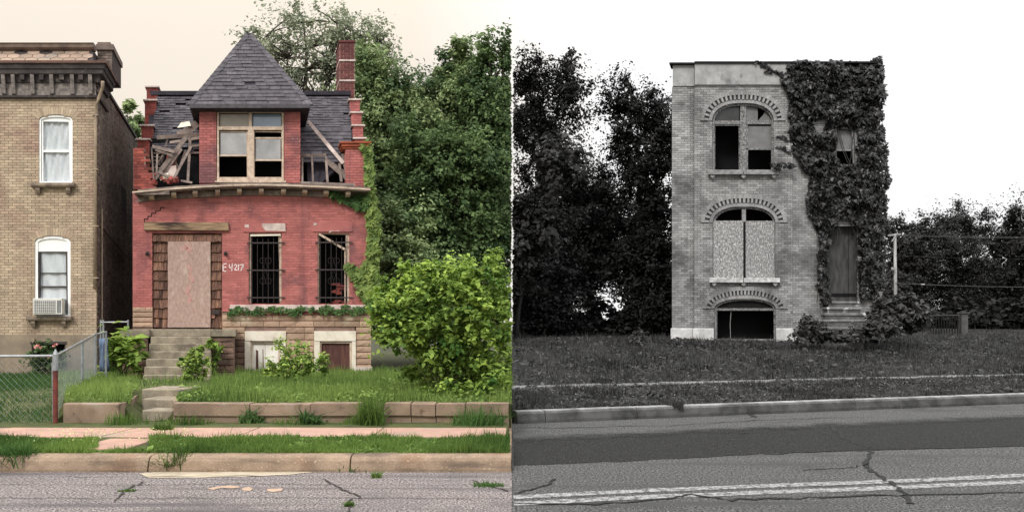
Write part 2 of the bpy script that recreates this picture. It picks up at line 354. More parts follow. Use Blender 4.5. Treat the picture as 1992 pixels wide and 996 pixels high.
m_gwalk = M('grey_sidewalk', S(124), S(92), s=3, c3=S(76), s3=2, t3=.6)
m_conc = M('concrete', S(148, 138, 120), S(112, 103, 90), s=4, c3=S(92, 84, 74), s3=1.3, t3=.56, bump=.5, bs=70, c4=S(172, 162, 146), s4=45, t4=.6)
m_wallc = M('retaining_concrete', S(146, 126, 108), S(116, 100, 86), s=3, c3=S(152, 142, 128), s3=1.4, t3=.56, bump=.5, bs=60, c4=S(100, 84, 70), s4=5, t4=.63)
m_cream = M('cream_concrete', S(176, 164, 144), S(150, 139, 122), s=4, c3=S(150, 132, 110), s3=2, t3=.6)
def st(o): o['kind'] = 'structure'; return o
st(MB().quad((-700, -30, -.25), (700, -30, -.25), (700, 1500, -.25), (-700, 1500, -.25)).build('ground', m_earth))
sm = lambda t: (lambda q: q*q*(3-2*q))(min(1, max(0, t)))
def zl(X, Y):
    if Y < 11.55: return .168+.03*sm((Y-8.9)/1.3)
    px = HX+F*X/Y; b = .47+.06*sm((Y-11.6)/1.6)-.13*sm((Y-13)/6)
    if px < 126: return .2+(b-.2)*sm((Y-11.5)/2.6)
    if 256 < px < 344 and Y < 13.1: return .21
    return b
KS = .326
def Yk(X): return 13.0+KS*X
def zr(X, Y):
    d = (Y-Yk(X))*.951
    return .19+.10*sm((d-.3)/3.2) if d < 4.5 else .29+min(.88, (d-4.5)*.132)+.62*sm((d-11)/22)
def field(name, xs, yf, zf, mat, skirt=True):
    mb = MB(); nx, ny = len(xs), len(yf(0)); P_ = [[None]*ny for _ in xs]
    for i, x in enumerate(xs):
        for j, y in enumerate(yf(x)): P_[i][j] = (x, y, zf(x, y)+.015*noise.noise(Vector((x*2, y*2, 0))))
    vs_ = [p for r in P_ for p in r]; fs = [(i*ny+j, (i+1)*ny+j, (i+1)*ny+j+1, i*ny+j+1) for i in range(nx-1) for j in range(ny-1)]
    if skirt:
        n = len(vs_); ed = [i*ny for i in range(nx)]; vs_ += [(vs_[e][0], vs_[e][1], -.24) for e in ed]
        fs += [(ed[i], n+i, n+i+1, ed[i+1]) for i in range(nx-1)]
        for col_ in (0, nx-1):
            n = len(vs_); ed = [col_*ny+j for j in range(ny)]; vs_ += [(vs_[e][0], vs_[e][1], -.24) for e in ed]
            fs += [(ed[j], ed[j+1], n+j+1, n+j) for j in range(ny-1)]
    mb.add(vs_, fs); return st(mb.build(name, mat, smooth=False))
lin = lambda a, b, n: [a+(b-a)*i/(n-1) for i in range(n)]
# roads
roadL = st(MB().quad((-30, -6, 0), (-.002, -6, 0), (-.002, 8.68, 0), (-30, 8.68, 0)).build('road', m_asph))
roadR = st(MB().quad((.002, -6, 0), (40, -6, 0), (40, Yk(40)+.05, 0), (.002, Yk(0)+.05, 0)).build('road', m_gasph))
def fade(mat, k, a, b, a2=None, b2=None):      # wear a thin sheet away across the road (alpha over the band Y-k*X from a to b)
    nt = mat.node_tree; N = nt.nodes.new; L = nt.links.new; ge = N('ShaderNodeNewGeometry'); dt = N('ShaderNodeVectorMath'); dt.operation = 'DOT_PRODUCT'; dt.inputs[1].default_value = (-k, 1, 0); L(ge.outputs['Position'], dt.inputs[0])
    n1 = N('ShaderNodeTexNoise'); n1.inputs['Scale'].default_value = 1.6; n1.inputs['Detail'].default_value = 8; n1.inputs['Roughness'].default_value = .75; L(ge.outputs['Position'], n1.inputs['Vector'])
    ma = N('ShaderNodeMath'); ma.operation = 'MULTIPLY_ADD'; ma.inputs[1].default_value = 1.6; L(n1.outputs[0], ma.inputs[0]); L(dt.outputs['Value'], ma.inputs[2])
    r_ = N('ShaderNodeMapRange'); r_.inputs[1].default_value = a+.8; r_.inputs[2].default_value = b+.8; r_.inputs[3].default_value = 1; r_.inputs[4].default_value = 0; L(ma.outputs[0], r_.inputs[0]); L(r_.outputs[0], nt.nodes['Principled BSDF'].inputs['Alpha'])
fade(m_gasph_d, .315, 10.75, 11.5)
def band(top, bot, z): 
    n = len(top); vs_ = [tuple(G(a, b)) for a, b in top]+[tuple(G(a, b)) for a, b in bot]; vs_ = [(x, y, z) for x, y, _ in vs_]
    return MB().add(vs_, [(n+i, n+i+1, i+1, i) for i in range(n-1)])
def wob(pts, n, a):
    o = []
    for (x0, y0), (x1, y1) in zip(pts, pts[1:]):
        for i in range(n): t = i/n; o.append((x0+(x1-x0)*t+random.gauss(0, a), y0+(y1-y0)*t+random.gauss(0, a*.35)))
    return o+[pts[-1]]
def crack(road, pts, w_, mat, z=.008, n=6, a=2.5, name='crack'):
    q = wob(pts, n, a); mb = MB(); L_, R_ = [], []
    for i, (x, y) in enumerate(q):
        g = G(x, y); a_, b_ = G(*q[max(i-1, 0)]), G(*q[min(i+1, len(q)-1)]); d = (b_-a_).normalized(); nn = Vector((-d.y, d.x, 0))*w_*(.4+random.random())*.5
        L_.append((g.x+nn.x, g.y+nn.y, z)); R_.append((g.x-nn.x, g.y-nn.y, z))
    k = len(q); mb.add(L_+R_, [(i, k+i, k+i+1, i+1) for i in range(k-1)]); return mb.build(name, mat, road)
band(wob([(999.5, 842), (1300, 830), (1500, 817), (1760, 808), (1992, 802), (2300, 793)], 14, .5), wob([(999.5, 906), (1250, 896), (1500, 882), (1700, 876), (1992, 868), (2300, 860)], 14, 1.6), .004).build('dark_lane_patch', m_gasph_d, roadR)
for a, b in ((0, 7), (12.5, 20)):
    tp = [(999.5, 964+a), (1250, 951+a), (1500, 941+a), (1700, 934+a), (1992, 921+a), (2300, 908+a)]; bt = [(999.5, 964+b), (1250, 951+b), (1500, 941+b), (1700, 934+b), (1992, 921+b), (2300, 908+b)]
    band(wob(tp, 8, .8), wob(bt, 8, .8), .0045).build('painted_line', m_gline, roadR)
crack(roadR, [(1690, 872), (1692, 890), (1683, 905), (1700, 920), (1730, 938), (1755, 955), (1772, 980)], .055, m_gcrack)
crack(roadR, [(1440, 783), (1460, 806), (1470, 812)], .09, m_gcrack); crack(roadR, [(1610, 825), (1640, 850), (1690, 872)], .05, m_gcrack)
crack(roadR, [(1000, 981), (1180, 980), (1300, 970), (1350, 962), (1420, 973), (1600, 967), (1992, 958)], .05, m_gcrack, n=8)
crack(roadR, [(1490, 884), (1690, 874), (1992, 868)], .05, m_gcrack, n=8); crack(roadR, [(1000, 960), (1060, 945), (1080, 932)], .03, m_gcrack)
crack(roadR, [(1560, 915), (1650, 910), (1690, 902)], .025, m_gcrack); crack(roadR, [(1005, 833), (1300, 828), (1500, 816), (1700, 812)], .03, m_gcrack, n=8)
crack(roadL, [(625, 932), (640, 938), (665, 952), (700, 967), (680, 976), (676, 996)], .022, m_crack); crack(roadL, [(222, 975), (250, 952), (276, 937)], .024, m_crack)
for yy in (969, 943, 927): crack(roadL, [(-40, yy), (250, yy+1), (480, yy-1), (700, yy), (988, yy+1)], .012, m_crack, n=10, a=1.5)
crack(roadL, [(918, 936), (950, 945), (988, 956)], .022, m_crack)
def patch(road, pts, mat, z=.005, name='patch'): return MB().poly([(g.x, g.y, z) for g in (G(*p) for p in pts)][::-1]).build(name, mat, road)
patch(roadL, wob([(272, 921), (300, 918.3), (450, 917.8), (616, 917.5), (560, 924), (470, 927), (380, 929), (290, 930), (272, 921)], 4, .6)[:-1], m_cream, name='concrete_patch')
m_opatch = M('orange_patch', S(178, 152, 130), S(150, 128, 112), s=10)
patch(roadL, [(402, 951), (420, 947), (448, 944), (470, 948), (452, 950), (430, 949), (415, 953)], m_opatch); patch(roadL, [(470, 950), (484, 947), (492, 951), (486, 955), (472, 954)], m_opatch); patch(roadL, [(520, 951), (550, 950), (548, 955), (530, 957), (519, 955)], m_opatch)
# left kerb, verge, sidewalk
kp = [(8.635, -.1), (8.635, .03), (8.66, .12), (8.685, .155), (8.73, .174), (8.92, .176), (8.92, -.1)]
kb = st(MB().box(-14, -.004, 8.66, 8.9, -.2, -.01).build('kerb', m_kerb)); xs_ = [-14, -11, -8, -5.9, -4.08, -1.815, -.004]
for a, b in zip(xs_, xs_[1:]): MB().profile(kp, a+.007, b-.007).build('kerb_stone', m_kerb, kb, bevel=.006)
kb2 = MB().box(-.05, -.004, 8.93, 13.0, -.2, .1).build('kerb_return', m_kerb, kb, bevel=.01)
field('verge', lin(-16, -.06, 70), lambda x: lin(8.9, 11.74, 16), lambda x, y: .168+.03*sm((y-8.9)/1.3), m_soil)
swk = st(MB().box(-16, -.07, 9.98, 10.95, -.1, .192).build('sidewalk', m_soil))
for i in range(9):
    a = -15.9+i*1.76; MB().jbox(a+.01, min(a+1.75, -.08), 10.0, 10.93, .1, .207, .004, random.gauss(0, .06)).build('slab', m_walk, swk, bevel=.01)
cw = st(MB().box(*(lambda a, b: (a.x, b.x))(G(192, 858, .2), G(288, 858, .2)), 9.05, 9.9, .1, .2).build('carriage_walk', m_walk, bevel=.01))
field('lawn', lin(-34, -.01, 150), lambda x: [(11.52 if x < -6.75 else 11.72)+(i/60)**1.6*28 for i in range(61)], zl, m_soil)
# right kerb, verge, sidewalk, lawn (the street runs at an angle to the house)
E = Vector((1, KS, 0)).normalized(); Nn = Vector((-E.y, E.x, 0)); O2 = Vector((.06, Yk(.06), 0))
xfR = lambda p: O2+E*p[0]+Nn*p[1]+Vector((0, 0, p[2]))
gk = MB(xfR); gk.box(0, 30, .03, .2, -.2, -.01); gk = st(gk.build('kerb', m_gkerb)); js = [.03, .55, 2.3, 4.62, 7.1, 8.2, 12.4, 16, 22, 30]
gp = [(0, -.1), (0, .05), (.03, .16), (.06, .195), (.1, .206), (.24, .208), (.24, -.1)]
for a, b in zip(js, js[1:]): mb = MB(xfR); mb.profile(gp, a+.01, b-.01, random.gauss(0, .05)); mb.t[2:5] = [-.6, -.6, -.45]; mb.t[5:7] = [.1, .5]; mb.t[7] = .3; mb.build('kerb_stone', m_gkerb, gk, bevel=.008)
gs = MB(xfR); gs.box(0.1, 30, 3.45, 4.4, .05, .262); gs = st(gs.build('sidewalk', m_gsoil))
for i in range(18):
    a = .3+i*1.6; z_ = .305+.01*random.random(); mb = MB(xfR); mb.jbox(a, a+1.58, 3.5, 4.36, .1, z_, .012, random.gauss(0, .1)); mb.build('slab', m_gwalk, gs, bevel=.01)
field('lawn', lin(.005, 46, 140), lambda x: [Yk(x)+.2+(i/70)**1.7*60 for i in range(71)], zr, m_gsoil)
# ================================================================== RED BRICK HOUSE (left photograph)
m_red = M('red_painted_brick', S(176, 109, 104), S(158, 95, 92), s=1.6, c3=S(118, 82, 84), s3=.8, t3=.53, bump=.35, bs=120, c4=S(206, 164, 154), s4=3.2, t4=.68, c5=S(112, 74, 76), t5=.52)
m_redm = M('red_mortar', S(164, 96, 92), S(186, 124, 116), s=2.2, bump=.2)
m_rawbrick = M('bare_red_brick', S(150, 78, 68), S(112, 60, 58), s=3, c3=S(90, 56, 56), s3=1.5, t3=.6, bump=.3, bs=120)
m_palemort = M('pale_mortar', S(176, 150, 136), S(140, 112, 104), s=3)
m_chim = M('chimney_brick', S(116, 68, 66), S(90, 54, 54), s=3, bump=.3)
m_stone = M('brown_stone', S(178, 152, 130), S(160, 132, 114), s=2.2, c3=S(190, 174, 152), s3=1.2, t3=.6, bump=1., bs=26, rough=.9)
m_stonej = M('stone_joint', S(140, 116, 104), S(112, 92, 84), s=4)
m_dstone = M('dark_brown_stone', S(128, 104, 90), S(96, 78, 70), s=3, c3=S(150, 134, 120), s3=1.5, t3=.62, bump=1., bs=26)
m_white = M('flaking_white_paint', S(224, 216, 200), S(206, 196, 180), s=5, c3=S(176, 152, 134), s3=5, t3=.62, bump=.2)
m_wood = M('weathered_wood', S(140, 126, 118), S(104, 92, 88), s=5, c3=S(168, 152, 138), s3=3, t3=.6, st=(1, 1, 1), bump=.4, bs=50)
m_paintw = M('peeling_cream_wood', S(206, 188, 168), S(172, 150, 134), s=7, c3=S(138, 116, 104), s3=9, t3=.6, bump=.3)
m_slate = M('roof_slate', S(88, 84, 89), S(66, 63, 68), s=5, c3=S(58, 54, 58), s3=7, t3=.57, rough=.75, bump=.4, bs=45)
m_tar = M('roof_tar', S(44, 41, 48), S(62, 58, 66), s=5)
m_shing = M('cedar_shingle', S(122, 90, 74), S(70, 52, 48), s=9, c3=S(158, 118, 90), s3=4, t3=.58, st=(4, 1, .5), bump=.6, bs=30)
m_ply = M('plywood_sheet', S(176, 152, 140), S(146, 122, 112), s=16, c3=S(188, 170, 158), s3=3, t3=.6, bump=.3, bs=60, st=(1, 1, .55), lo=.3, hi=.7, c5=S(150, 124, 116), c4=S(128, 106, 98), s4=30, t4=.62)
m_spray = M('red_spray_paint', S(178, 130, 124), S(172, 146, 136), s=14, lo=.42, hi=.56, bump=.1)
m_iron = M('black_iron', S(36, 33, 36), S(58, 46, 44), s=20, rough=.55, spec=.4)
m_beam = M('wood_beam', S(156, 132, 104), S(120, 98, 80), s=6, c3=S(62, 50, 46), s3=1.5, t3=.55, st=(.4, 1, 3), bump=.5, bs=30)
m_rust = M('rusty_metal', S(160, 84, 58), S(120, 66, 52), s=4, bump=.3)
m_cap = M('cap_stone', S(206, 192, 184), S(170, 152, 146), s=5)
m_brdoor = M('brown_board', S(108, 74, 66), S(76, 52, 50), s=6, st=(3, 1, .4), bump=.4, bs=30)
m_wboard = M('white_board', S(226, 222, 212), S(208, 202, 192), s=3, bump=.1)
m_chalk = M('white_chalk', S(235, 226, 224), S(220, 205, 204), s=20, bump=0)
h = House(21.2, -.335); U, Z = h.u, h.z
red = thing('brick_house', h.xf((U(490), 3, Z(725))), 'derelict red painted brick house with pyramid roofed dormer', 'house')
door = opening(h, 296, 432, 455, 455, 640); wa = opening(h, 484, 548, 453, 453, 592); wb = opening(h, 618, 680, 452, 452, 592)
brick_wall(h, red, U(258), U(720), Z(606), Z(372), [door, wa, wb], m_red, m_redm, focus=(U(580), Z(520)), npart=300, dep=.007, amp=.08)
# stepped crack above the entrance
ck = h.mb(); q = [(281, 432), (281, 426), (288, 426), (288, 421), (295, 421), (295, 415), (303, 415), (303, 410), (312, 410), (312, 404), (320, 404)]
for (a, b_), (c, d) in zip(q, q[1:]): ck.bar((U(a), -.004, Z(b_)), (U(c), -.004, Z(d)), .022, .006)
ck.build('wall_crack', m_dark, red)
# upper brick ends of the party walls
def ragged(z):
    t = (z-Z(368))/(Z(290)-Z(368)); return [(U(259), U(300-26*max(0, t-.25))+random.choice([-.1, -.05, 0, .05, .1]))]
brick_wall(h, red, U(259), U(300), Z(368), Z(288), [], m_rawbrick, m_palemort, v=.02, npart=60, ivf=ragged, name='broken_wall_end', bh=.076, amp=.22)
brick_wall(h, red, U(672), U(717), Z(368), Z(291), [], m_red, m_redm, v=-.02, npart=60, name='pier')
for i, (a, b, c, d) in enumerate(((666, 719, 291, 287), (664, 720, 287, 281), (661, 721, 281, 277))):
    h.mb().box(U(a), U(b), -.05-.03*i, .5, Z(c)+.002, Z(d)).build('pier_cap', m_rust, red, bevel=.01)
# stepped parapets on both gables, going up and back with the roof
ZE, VR, ZR = Z(372), 2.4, 8.75
def roof_v(z): return (z-ZE)/(ZR-ZE)*VR
for side, pu, caps in ((1, 0, (268, 243, 218, 193, 168)), (-1, 0, (270, 243, 194, 168))):
    zs = []
    for y in caps:
        A, B = 1.6+(640-y)/F*21.2, (640-y)/F; v = (A-5.9)/(1.33-B); zs.append((v, A+B*v))
    lastz = ZE
    for i, (v, z) in enumerate(zs):
        v2 = zs[i+1][0]+.25 if i+1 < len(zs) else v+1.2
        wd = .34 if side < 0 else .30; ua = U(719)-wd if side > 0 else U(260)+.03
        if side < 0: ua -= .06*(i == 0)
        if side > 0 and i == 4: continue
        w_ = brick_wall(h, red, ua, ua+wd, max(ZE, lastz-.4), z-.05, [], m_rawbrick if side < 0 else m_red, m_redm, v=v, npart=40, name='parapet', back=max(.5, v2-v), bh=.075)
        h.mb().box(ua-.05, ua+wd+.05, v-.05, v2, z-.05+.001, z).build('cap_stone', m_cap, w_, bevel=.008); lastz = z
    h.mb().prism([(ua, Z(372)), (ua+wd, Z(372)), (ua+wd, ZE+.5), (ua, ZE+.5)], .26, 8, 0).build('party_wall', m_rawbrick, red)
# chimney
cx0, cz1 = h.uv(661, 82, 2.6); cx1, _ = h.uv(690, 82, 2.6)
ch = brick_wall(h, red, cx0, cx1, h.uv(0, 200, 2.6)[1], cz1, [], m_chim, m_palemort, v=2.6, npart=300, name='chimney', back=.95, bh=.082, bl=.22, jt=.02)
for y, g in ((118, .02), (157, .02), (81, .03)):
    z = h.uv(0, y, 2.6)[1]; h.mb().box(cx0-g, cx1+g, 2.6-g, 3.57, z-.03, z+.02).build('string_course', m_cap if y > 90 else m_chim, ch)
mbs = h.mb()
zb = h.uv(0, 200, 2.6)[1]; nrow = int((cz1-zb)/.082)
for r in range(nrow):
    x = 2.62+(.11 if r % 2 else 0)
    while x < 3.5: mbs.box(cx0-.012, cx0, x, min(x+.205, 3.54), zb+r*.082+.006, zb+(r+1)*.082-.007, random.gauss(0, .15)); x += .22
tag(mbs.build('side_bricks', m_chim, ch), kind='stuff')
# shell of the house behind the facade
sh = h.mb()
sh.quad((U(259), 9, Z(735)), (U(719), 9, Z(735)), (U(719), 9, ZE), (U(259), 9, ZE)); sh.quad((U(259)+.01, .26, Z(735)), (U(259)+.01, 9, Z(735)), (U(259)+.01, 9, ZE+.2), (U(259)+.01, .26, ZE+.2))
sh.quad((U(719)-.01, .26, Z(735)), (U(719)-.01, 9, Z(735)), (U(719)-.01, 9, ZE+.2), (U(719)-.01, .26, ZE+.2)); sh.build('rear_wall', m_rawbrick, red)
h.mb().quad((U(262), 1.1, Z(735)), (U(716), 1.1, Z(735)), (U(716), 1.1, Z(250)), (U(262), 1.1, Z(250))).build('interior_shade_wall', m_dark, red)  # black sheet behind the openings, its colour stands in for shade indoors
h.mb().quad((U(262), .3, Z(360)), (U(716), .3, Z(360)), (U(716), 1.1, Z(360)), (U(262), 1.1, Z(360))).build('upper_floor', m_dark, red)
for k, o in enumerate((wa, wb)):
    for s_ in (0, 1):
        uu = o['u1']-.01 if s_ else o['u0']+.01
# main roof: battens, slates, ridge
zt = ZR; bu0, bu1 = U(272), U(702)
def roofpt(u, s, off=0.):      # s = 0 eave .. 1 ridge
    return (u, s*VR-off*.8, ZE+s*(ZR-ZE)+off*.6)
rf = h.mb(); s0 = .40
rf.hexa([roofpt(bu0, s0, -.05), roofpt(bu1, s0, -.05), roofpt(bu1, 1, -.05), roofpt(bu0, 1, -.05), roofpt(bu0, s0, -.15), roofpt(bu1, s0, -.15), roofpt(bu1, 1, -.15), roofpt(bu0, 1, -.15)])
rf.quad((bu0, VR, ZR), (bu1, VR, ZR), (bu1, 9, ZR-.5), (bu0, 9, ZR-.5)); rf.quad((bu0, 9, ZE), (bu1, 9, ZE), (bu1, 9, ZR-.5), (bu0, 9, ZR-.5)); 
rf.hexa([roofpt(U(600), .0, -.05), roofpt(U(604), .0, -.05), roofpt(bu1, s0, -.05), roofpt(U(600), s0, -.05), roofpt(U(600), .0, -.15), roofpt(U(604), .0, -.15), roofpt(bu1, s0, -.15), roofpt(U(600), s0, -.15)])
rf = rf.build('roof', m_tar, red)
def slate_row(u0, u1, sa, sb, ptf, parent, wdt=.31, offs=0., mat=m_slate, jag=.012, skip=0.):
    x = u0-((wdt*offs) % wdt)
    while x < u1:
        a, b = max(u0, x)+.004, min(u1, x+wdt)-.004
        if b-a > .05 and random.random() >= skip:
            j = random.uniform(-jag, jag)
            p = [ptf(a, sa, .030), ptf(b, sa, .030), ptf(b, sb, .008), ptf(a, sb, .008), ptf(a, sa, .012), ptf(b, sa, .012), ptf(b, sb, -.006), ptf(a, sb, -.006)]
            h.mb().hexa([(q[0], q[1], q[2]+(j if i in (0, 1, 4, 5) else 0)) for i, q in enumerate(p)], random.gauss(0, .14)).build('slate', mat, parent)
        x += wdt
rows = 22
for r in range(rows):
    sa, sb = s0+(1-s0-.02)*r/rows, s0+(1-s0-.02)*(r+1.25)/rows
    lo = U(283)+.0; slate_row(lo, U(396), sa, min(sb, .985), roofpt, rf, offs=.5*(r % 2)+.1*random.random(), skip=.35 if r < 3 else .03)
    slate_row(U(575), U(700), sa, min(sb, .985), roofpt, rf, offs=.5*(r % 2)+.1*random.random(), skip=.02)
# right lower part of the roof, down to the opening
def lowpt(u, s, off=0.): return (u, .35+s*.62-off*.8, Z(312)+s*1.15+off*.6)
for r in range(9):
    q = r/9; slate_row(U(586), U(690-14*0), q*.98, q*.98+.13, lowpt, rf, offs=.5*(r % 2), skip=.0)
h.mb().box(bu0-.02, bu1+.02, VR-.10, VR+.1, ZR-.02, ZR+.10).build('ridge_flashing', m_tar, rf)
h.mb().bar(h.uv(599, 236, .75)[0:1]+(.75, h.uv(599, 236, .75)[1]), h.uv(668, 318, .2)[0:1]+(.2, h.uv(668, 318, .2)[1]), .10, .03).build('flashing_strip', m_cap, rf)
# dormer
V0 = -.06
for x0, x1 in ((388, 421), (553, 584)):
    brick_wall(h, red, U(x0), U(x1), Z(357), Z(213), [], m_red, m_redm, v=V0, npart=80, name='dormer_pier')
h.mb().box(U(389), U(421), V0+.26, 2.6, Z(360), Z(206)).box(U(553), U(583), V0+.26, 2.6, Z(360), Z(206)).build('dormer_cheek', m_rawbrick, red)
h.mb().box(U(388), U(584), V0+.0, V0+.25, Z(214), Z(207)).build('dormer_head', m_wood, red)
ev = Z(206); ez = h.uv(0, 205, V0-.3)[1]; eu0, eu1 = h.uv(370, 0, -.36)[0], h.uv(603, 0, -.36)[0]; av = 1.35; au, az = h.uv(484, 66, av)
pr = h.mb(); B = [(eu0, -.36, ez), (eu1, -.36, ez), (eu1, 3.0, ez), (eu0, 3.0, ez)]; A_ = (au, av, az-.03)
pr.add(B+[A_], [(0, 1, 4), (1, 2, 4), (2, 3, 4), (3, 0, 4)]); pyr = pr.build('pyramid_roof', m_tar, red)
h.mb().box(eu0, eu1, -.36, 3.0, ez-.10, ez-.002).build('soffit', m_tar, pyr)
h.mb().box(eu0-.02, eu1+.02, -.41, -.365, ez-.09, ez+.02).build('fascia', m_slate, pyr)
def pyrpt(u, s, off=0.):
    return (u, -.36+s*(av+.36)-off*.9, ez+s*(az-ez)+off*.45)
nr = 20
for r in range(nr):
    sa, sb = r/nr, min(1, (r+1.25)/nr); sm_ = (sa+sb)/2
    slate_row(eu0+(au-eu0)*sm_, eu1+(au-eu1)*sm_, sa, sb, pyrpt, pyr, wdt=.30, offs=.5*(r % 2)+.12*random.random(), skip=.015)
for c in (B[0], B[1]):
    for i in range(16):
        a = Vector(c).lerp(Vector((au, av, az)), i/16); b = Vector(c).lerp(Vector((au, av, az)), (i+1.3)/16 if i < 15 else 1)
        mb = h.mb(); a = a+Vector((0, -.03, .02)); b = b+Vector((0, -.02, .01)); e = .085
        mb.hexa([a+Vector((-e, 0, 0)), a+Vector((e, 0, 0)), b+Vector((e, .0, 0)), b+Vector((-e, .0, 0)), a+Vector((-e, .02, -.03)), a+Vector((e, .02, -.03)), b+Vector((e, .02, -.03)), b+Vector((-e, .02, -.03))], random.gauss(0, .12)); mb.build('hip_slate', m_slate, pyr)
# dormer window
dw = h.mb().strip([(U(422), Z(349)), (U(422), Z(216)), (U(552), Z(216)), (U(552), Z(349))], .055, V0+.03, V0+.16)
dw.box(U(422), U(552), V0-.03, V0+.2, Z(354), Z(346)).box(U(424), U(550), V0+.02, V0+.15, Z(254), Z(247)).box(U(482), U(494), V0+.01, V0+.15, Z(346), Z(254))
dw.box(U(484), U(490), V0+.03, V0+.14, Z(247), Z(218)); dw = dw.build('dormer_window', m_paintw, red, bevel=.006)
def pane(parent, x0, x1, y0, y1, v, mat=m_glass, name='pane'): return h.mb().box(U(x0), U(x1), v, v+.006, Z(y1), Z(y0)).build(name, mat, parent)
m_dirty = M('dirty_glass', S(168, 160, 150), S(150, 146, 140), s=3, rough=.3, spec=.4, bump=0)
m_blue = M('bluish_glass', S(140, 156, 172), S(120, 134, 150), s=1.2, rough=.15, metal=.35, spec=.5, bump=0)
pane(dw, 427, 484, 222, 246, V0+.10, m_dirty); pane(dw, 490, 547, 222, 246, V0+.10, m_blue); pane(dw, 428, 481, 258, 302, V0+.10); pane(dw, 496, 546, 268, 311, V0+.10)
h.mb().strip([(U(425), Z(346)), (U(425), Z(256)), (U(482), Z(256)), (U(482), Z(346))], .022, V0+.07, V0+.12).box(U(426), U(482), V0+.08, V0+.12, Z(304), Z(301)).build('sash', m_paintw, dw)
h.mb().strip([(U(494), Z(346)), (U(494), Z(256)), (U(550), Z(256)), (U(550), Z(346))], .022, V0+.07, V0+.12).box(U(495), U(549), V0+.08, V0+.12, Z(313), Z(310)).box(U(495), U(549), V0+.08, V0+.12, Z(270), Z(267)).build('sash', m_paintw, dw)
h.mb().box(U(418), U(556), V0-.05, V0+.1, Z(356.5), Z(353)).build('window_sill', m_paintw, dw)
# cornice: sagging gutter boards, soffit and brackets
def sagz(u): t = (u-U(495))/(U(720)-U(495)); return -.13*abs(t)**1.6 if t > 0 else -.19*abs(t)**1.6
co = h.mb(); nS = 26
def sweep(mb, prof, x0, x1, n=nS, t=0.):
    for i in range(n):
        ua, ub = U(x0+(x1-x0)*i/n), U(x0+(x1-x0)*(i+1)/n); za, zb_ = sagz(ua), sagz(ub)
        k = len(prof); mb.add([(ua, v, z+za) for v, z in prof]+[(ub, v, z+zb_) for v, z in prof], [(j, k+j, k+(j+1) % k, (j+1) % k) for j in range(k)]+[tuple(range(k)), tuple(range(k, 2*k))[::-1]], t)
    return mb
zc = Z(369)
cor = sweep(h.mb(), [(-.06, zc-.16), (-.06, zc-.02), (.24, zc-.02), (.24, zc-.16)], 268, 713).build('cornice', m_wood, red)
sweep(h.mb(), [(-.40, zc-.005), (-.38, zc+.05), (-.02, zc+.07), (-.02, zc)], 266, 714).build('gutter_board', m_wood, cor)
sweep(h.mb(), [(-.44, zc+.03), (-.44, zc+.07), (-.40, zc+.07), (-.40, zc+.03)], 262, 716).build('gutter_lip', m_paintw, cor)
for j, (a, b, dz) in enumerate(((272, 430, .11), (285, 560, .125), (420, 716, .10), (560, 712, .13))):
    sweep(h.mb(), [(-.36+.07*(j % 2), zc+dz-.02), (-.36+.07*(j % 2), zc+dz+.012), (-.2, zc+dz+.02), (-.2, zc+dz-.01)], a, b, 8, random.gauss(0, .2)).build('loose_board', m_wood, cor)
for x in (297, 340, 381, 424, 466, 508, 551, 592, 633, 675):
    s_ = sagz(U(x)); h.mb().add([(U(x-4.5), v, z+s_+zc) for v, z in ((-.30, -.02), (-.30, -.09), (-.22, -.13), (-.06, -.15), (-.06, -.02))]+[(U(x+4.5), v, z+s_+zc) for v, z in ((-.30, -.02), (-.30, -.09), (-.22, -.13), (-.06, -.15), (-.06, -.02))],
        [(0, 1, 2, 3, 4), (9, 8, 7, 6, 5)]+[(i, 5+i, 5+(i+1) % 5, (i+1) % 5) for i in range(5)]).build('bracket', m_paintw, cor)
# collapsed corner at the left: splintered boards; studs of the opening at the right
def board(x0, y0, v0, x1, y1, v1, a=.12, b=.03, mat=m_wood, name='broken_board', par=None):
    p, q = h.uv(x0, y0, v0), h.uv(x1, y1, v1); return h.mb().bar((p[0], v0, p[1]), (q[0], v1, q[1]), a, b, random.gauss(0, .18), random.uniform(-.4, .4)).build(name, mat, par or red)
for a in ((303, 345, .05, 362, 268, .4, .14), (310, 348, .1, 352, 290, .3, .10), (335, 352, .0, 372, 285, .2, .07), (340, 352, .02, 361, 293, .25, .05), (365, 356, .0, 370, 268, .3, .07), (296, 285, .2, 340, 296, .15, .09), (302, 292, .15, 336, 303, .1, .06),
          (305, 268, .3, 390, 262, .5, .10), (330, 278, .4, 392, 268, .5, .08), (366, 285, .25, 390, 283, .3, .06), (368, 298, .25, 390, 297, .3, .05), (306, 300, .1, 304, 350, .05, .05), (295, 290, .1, 300, 355, .0, .04), (330, 300, .3, 350, 330, .3, .06), (308, 335, .0, 345, 352, -.1, .07),
          (280, 382, -.3, 330, 372, -.42, .05), (266, 378, -.35, 330, 377, -.45, .04), (352, 352, .0, 374, 356, -.05, .06), (314, 318, .3, 326, 270, .4, .05), (303, 325, .2, 318, 300, .2, .05), (350, 268, .45, 384, 240, .6, .2), (345, 262, .5, 372, 252, .55, .16)): board(*a)
for y in range(298, 350, 7): board(298, y, .12, 312, y+1, .12, .02, .01, name='lath')
for x0, y0, x1, y1, m_, vv in ((318, 355, 346, 322, m_cap, .2), (312, 352, 330, 336, m_white, .1), (345, 250, 372, 236, m_white, .55), (318, 330, 345, 300, m_rawbrick, .5)):
    p, q = h.uv(x0, y0, vv), h.uv(x1, y1, vv); h.mb().hexa([(p[0], vv-.05, p[1]), (q[0], vv-.08, p[1]+.05), (q[0]-.05, vv, q[1]), (p[0]+.1, vv, q[1]-.04), (p[0], vv, p[1]), (q[0], vv-.03, p[1]+.05), (q[0]-.05, vv+.04, q[1]), (p[0]+.1, vv+.04, q[1]-.04)]).build('debris_panel', m_, red)
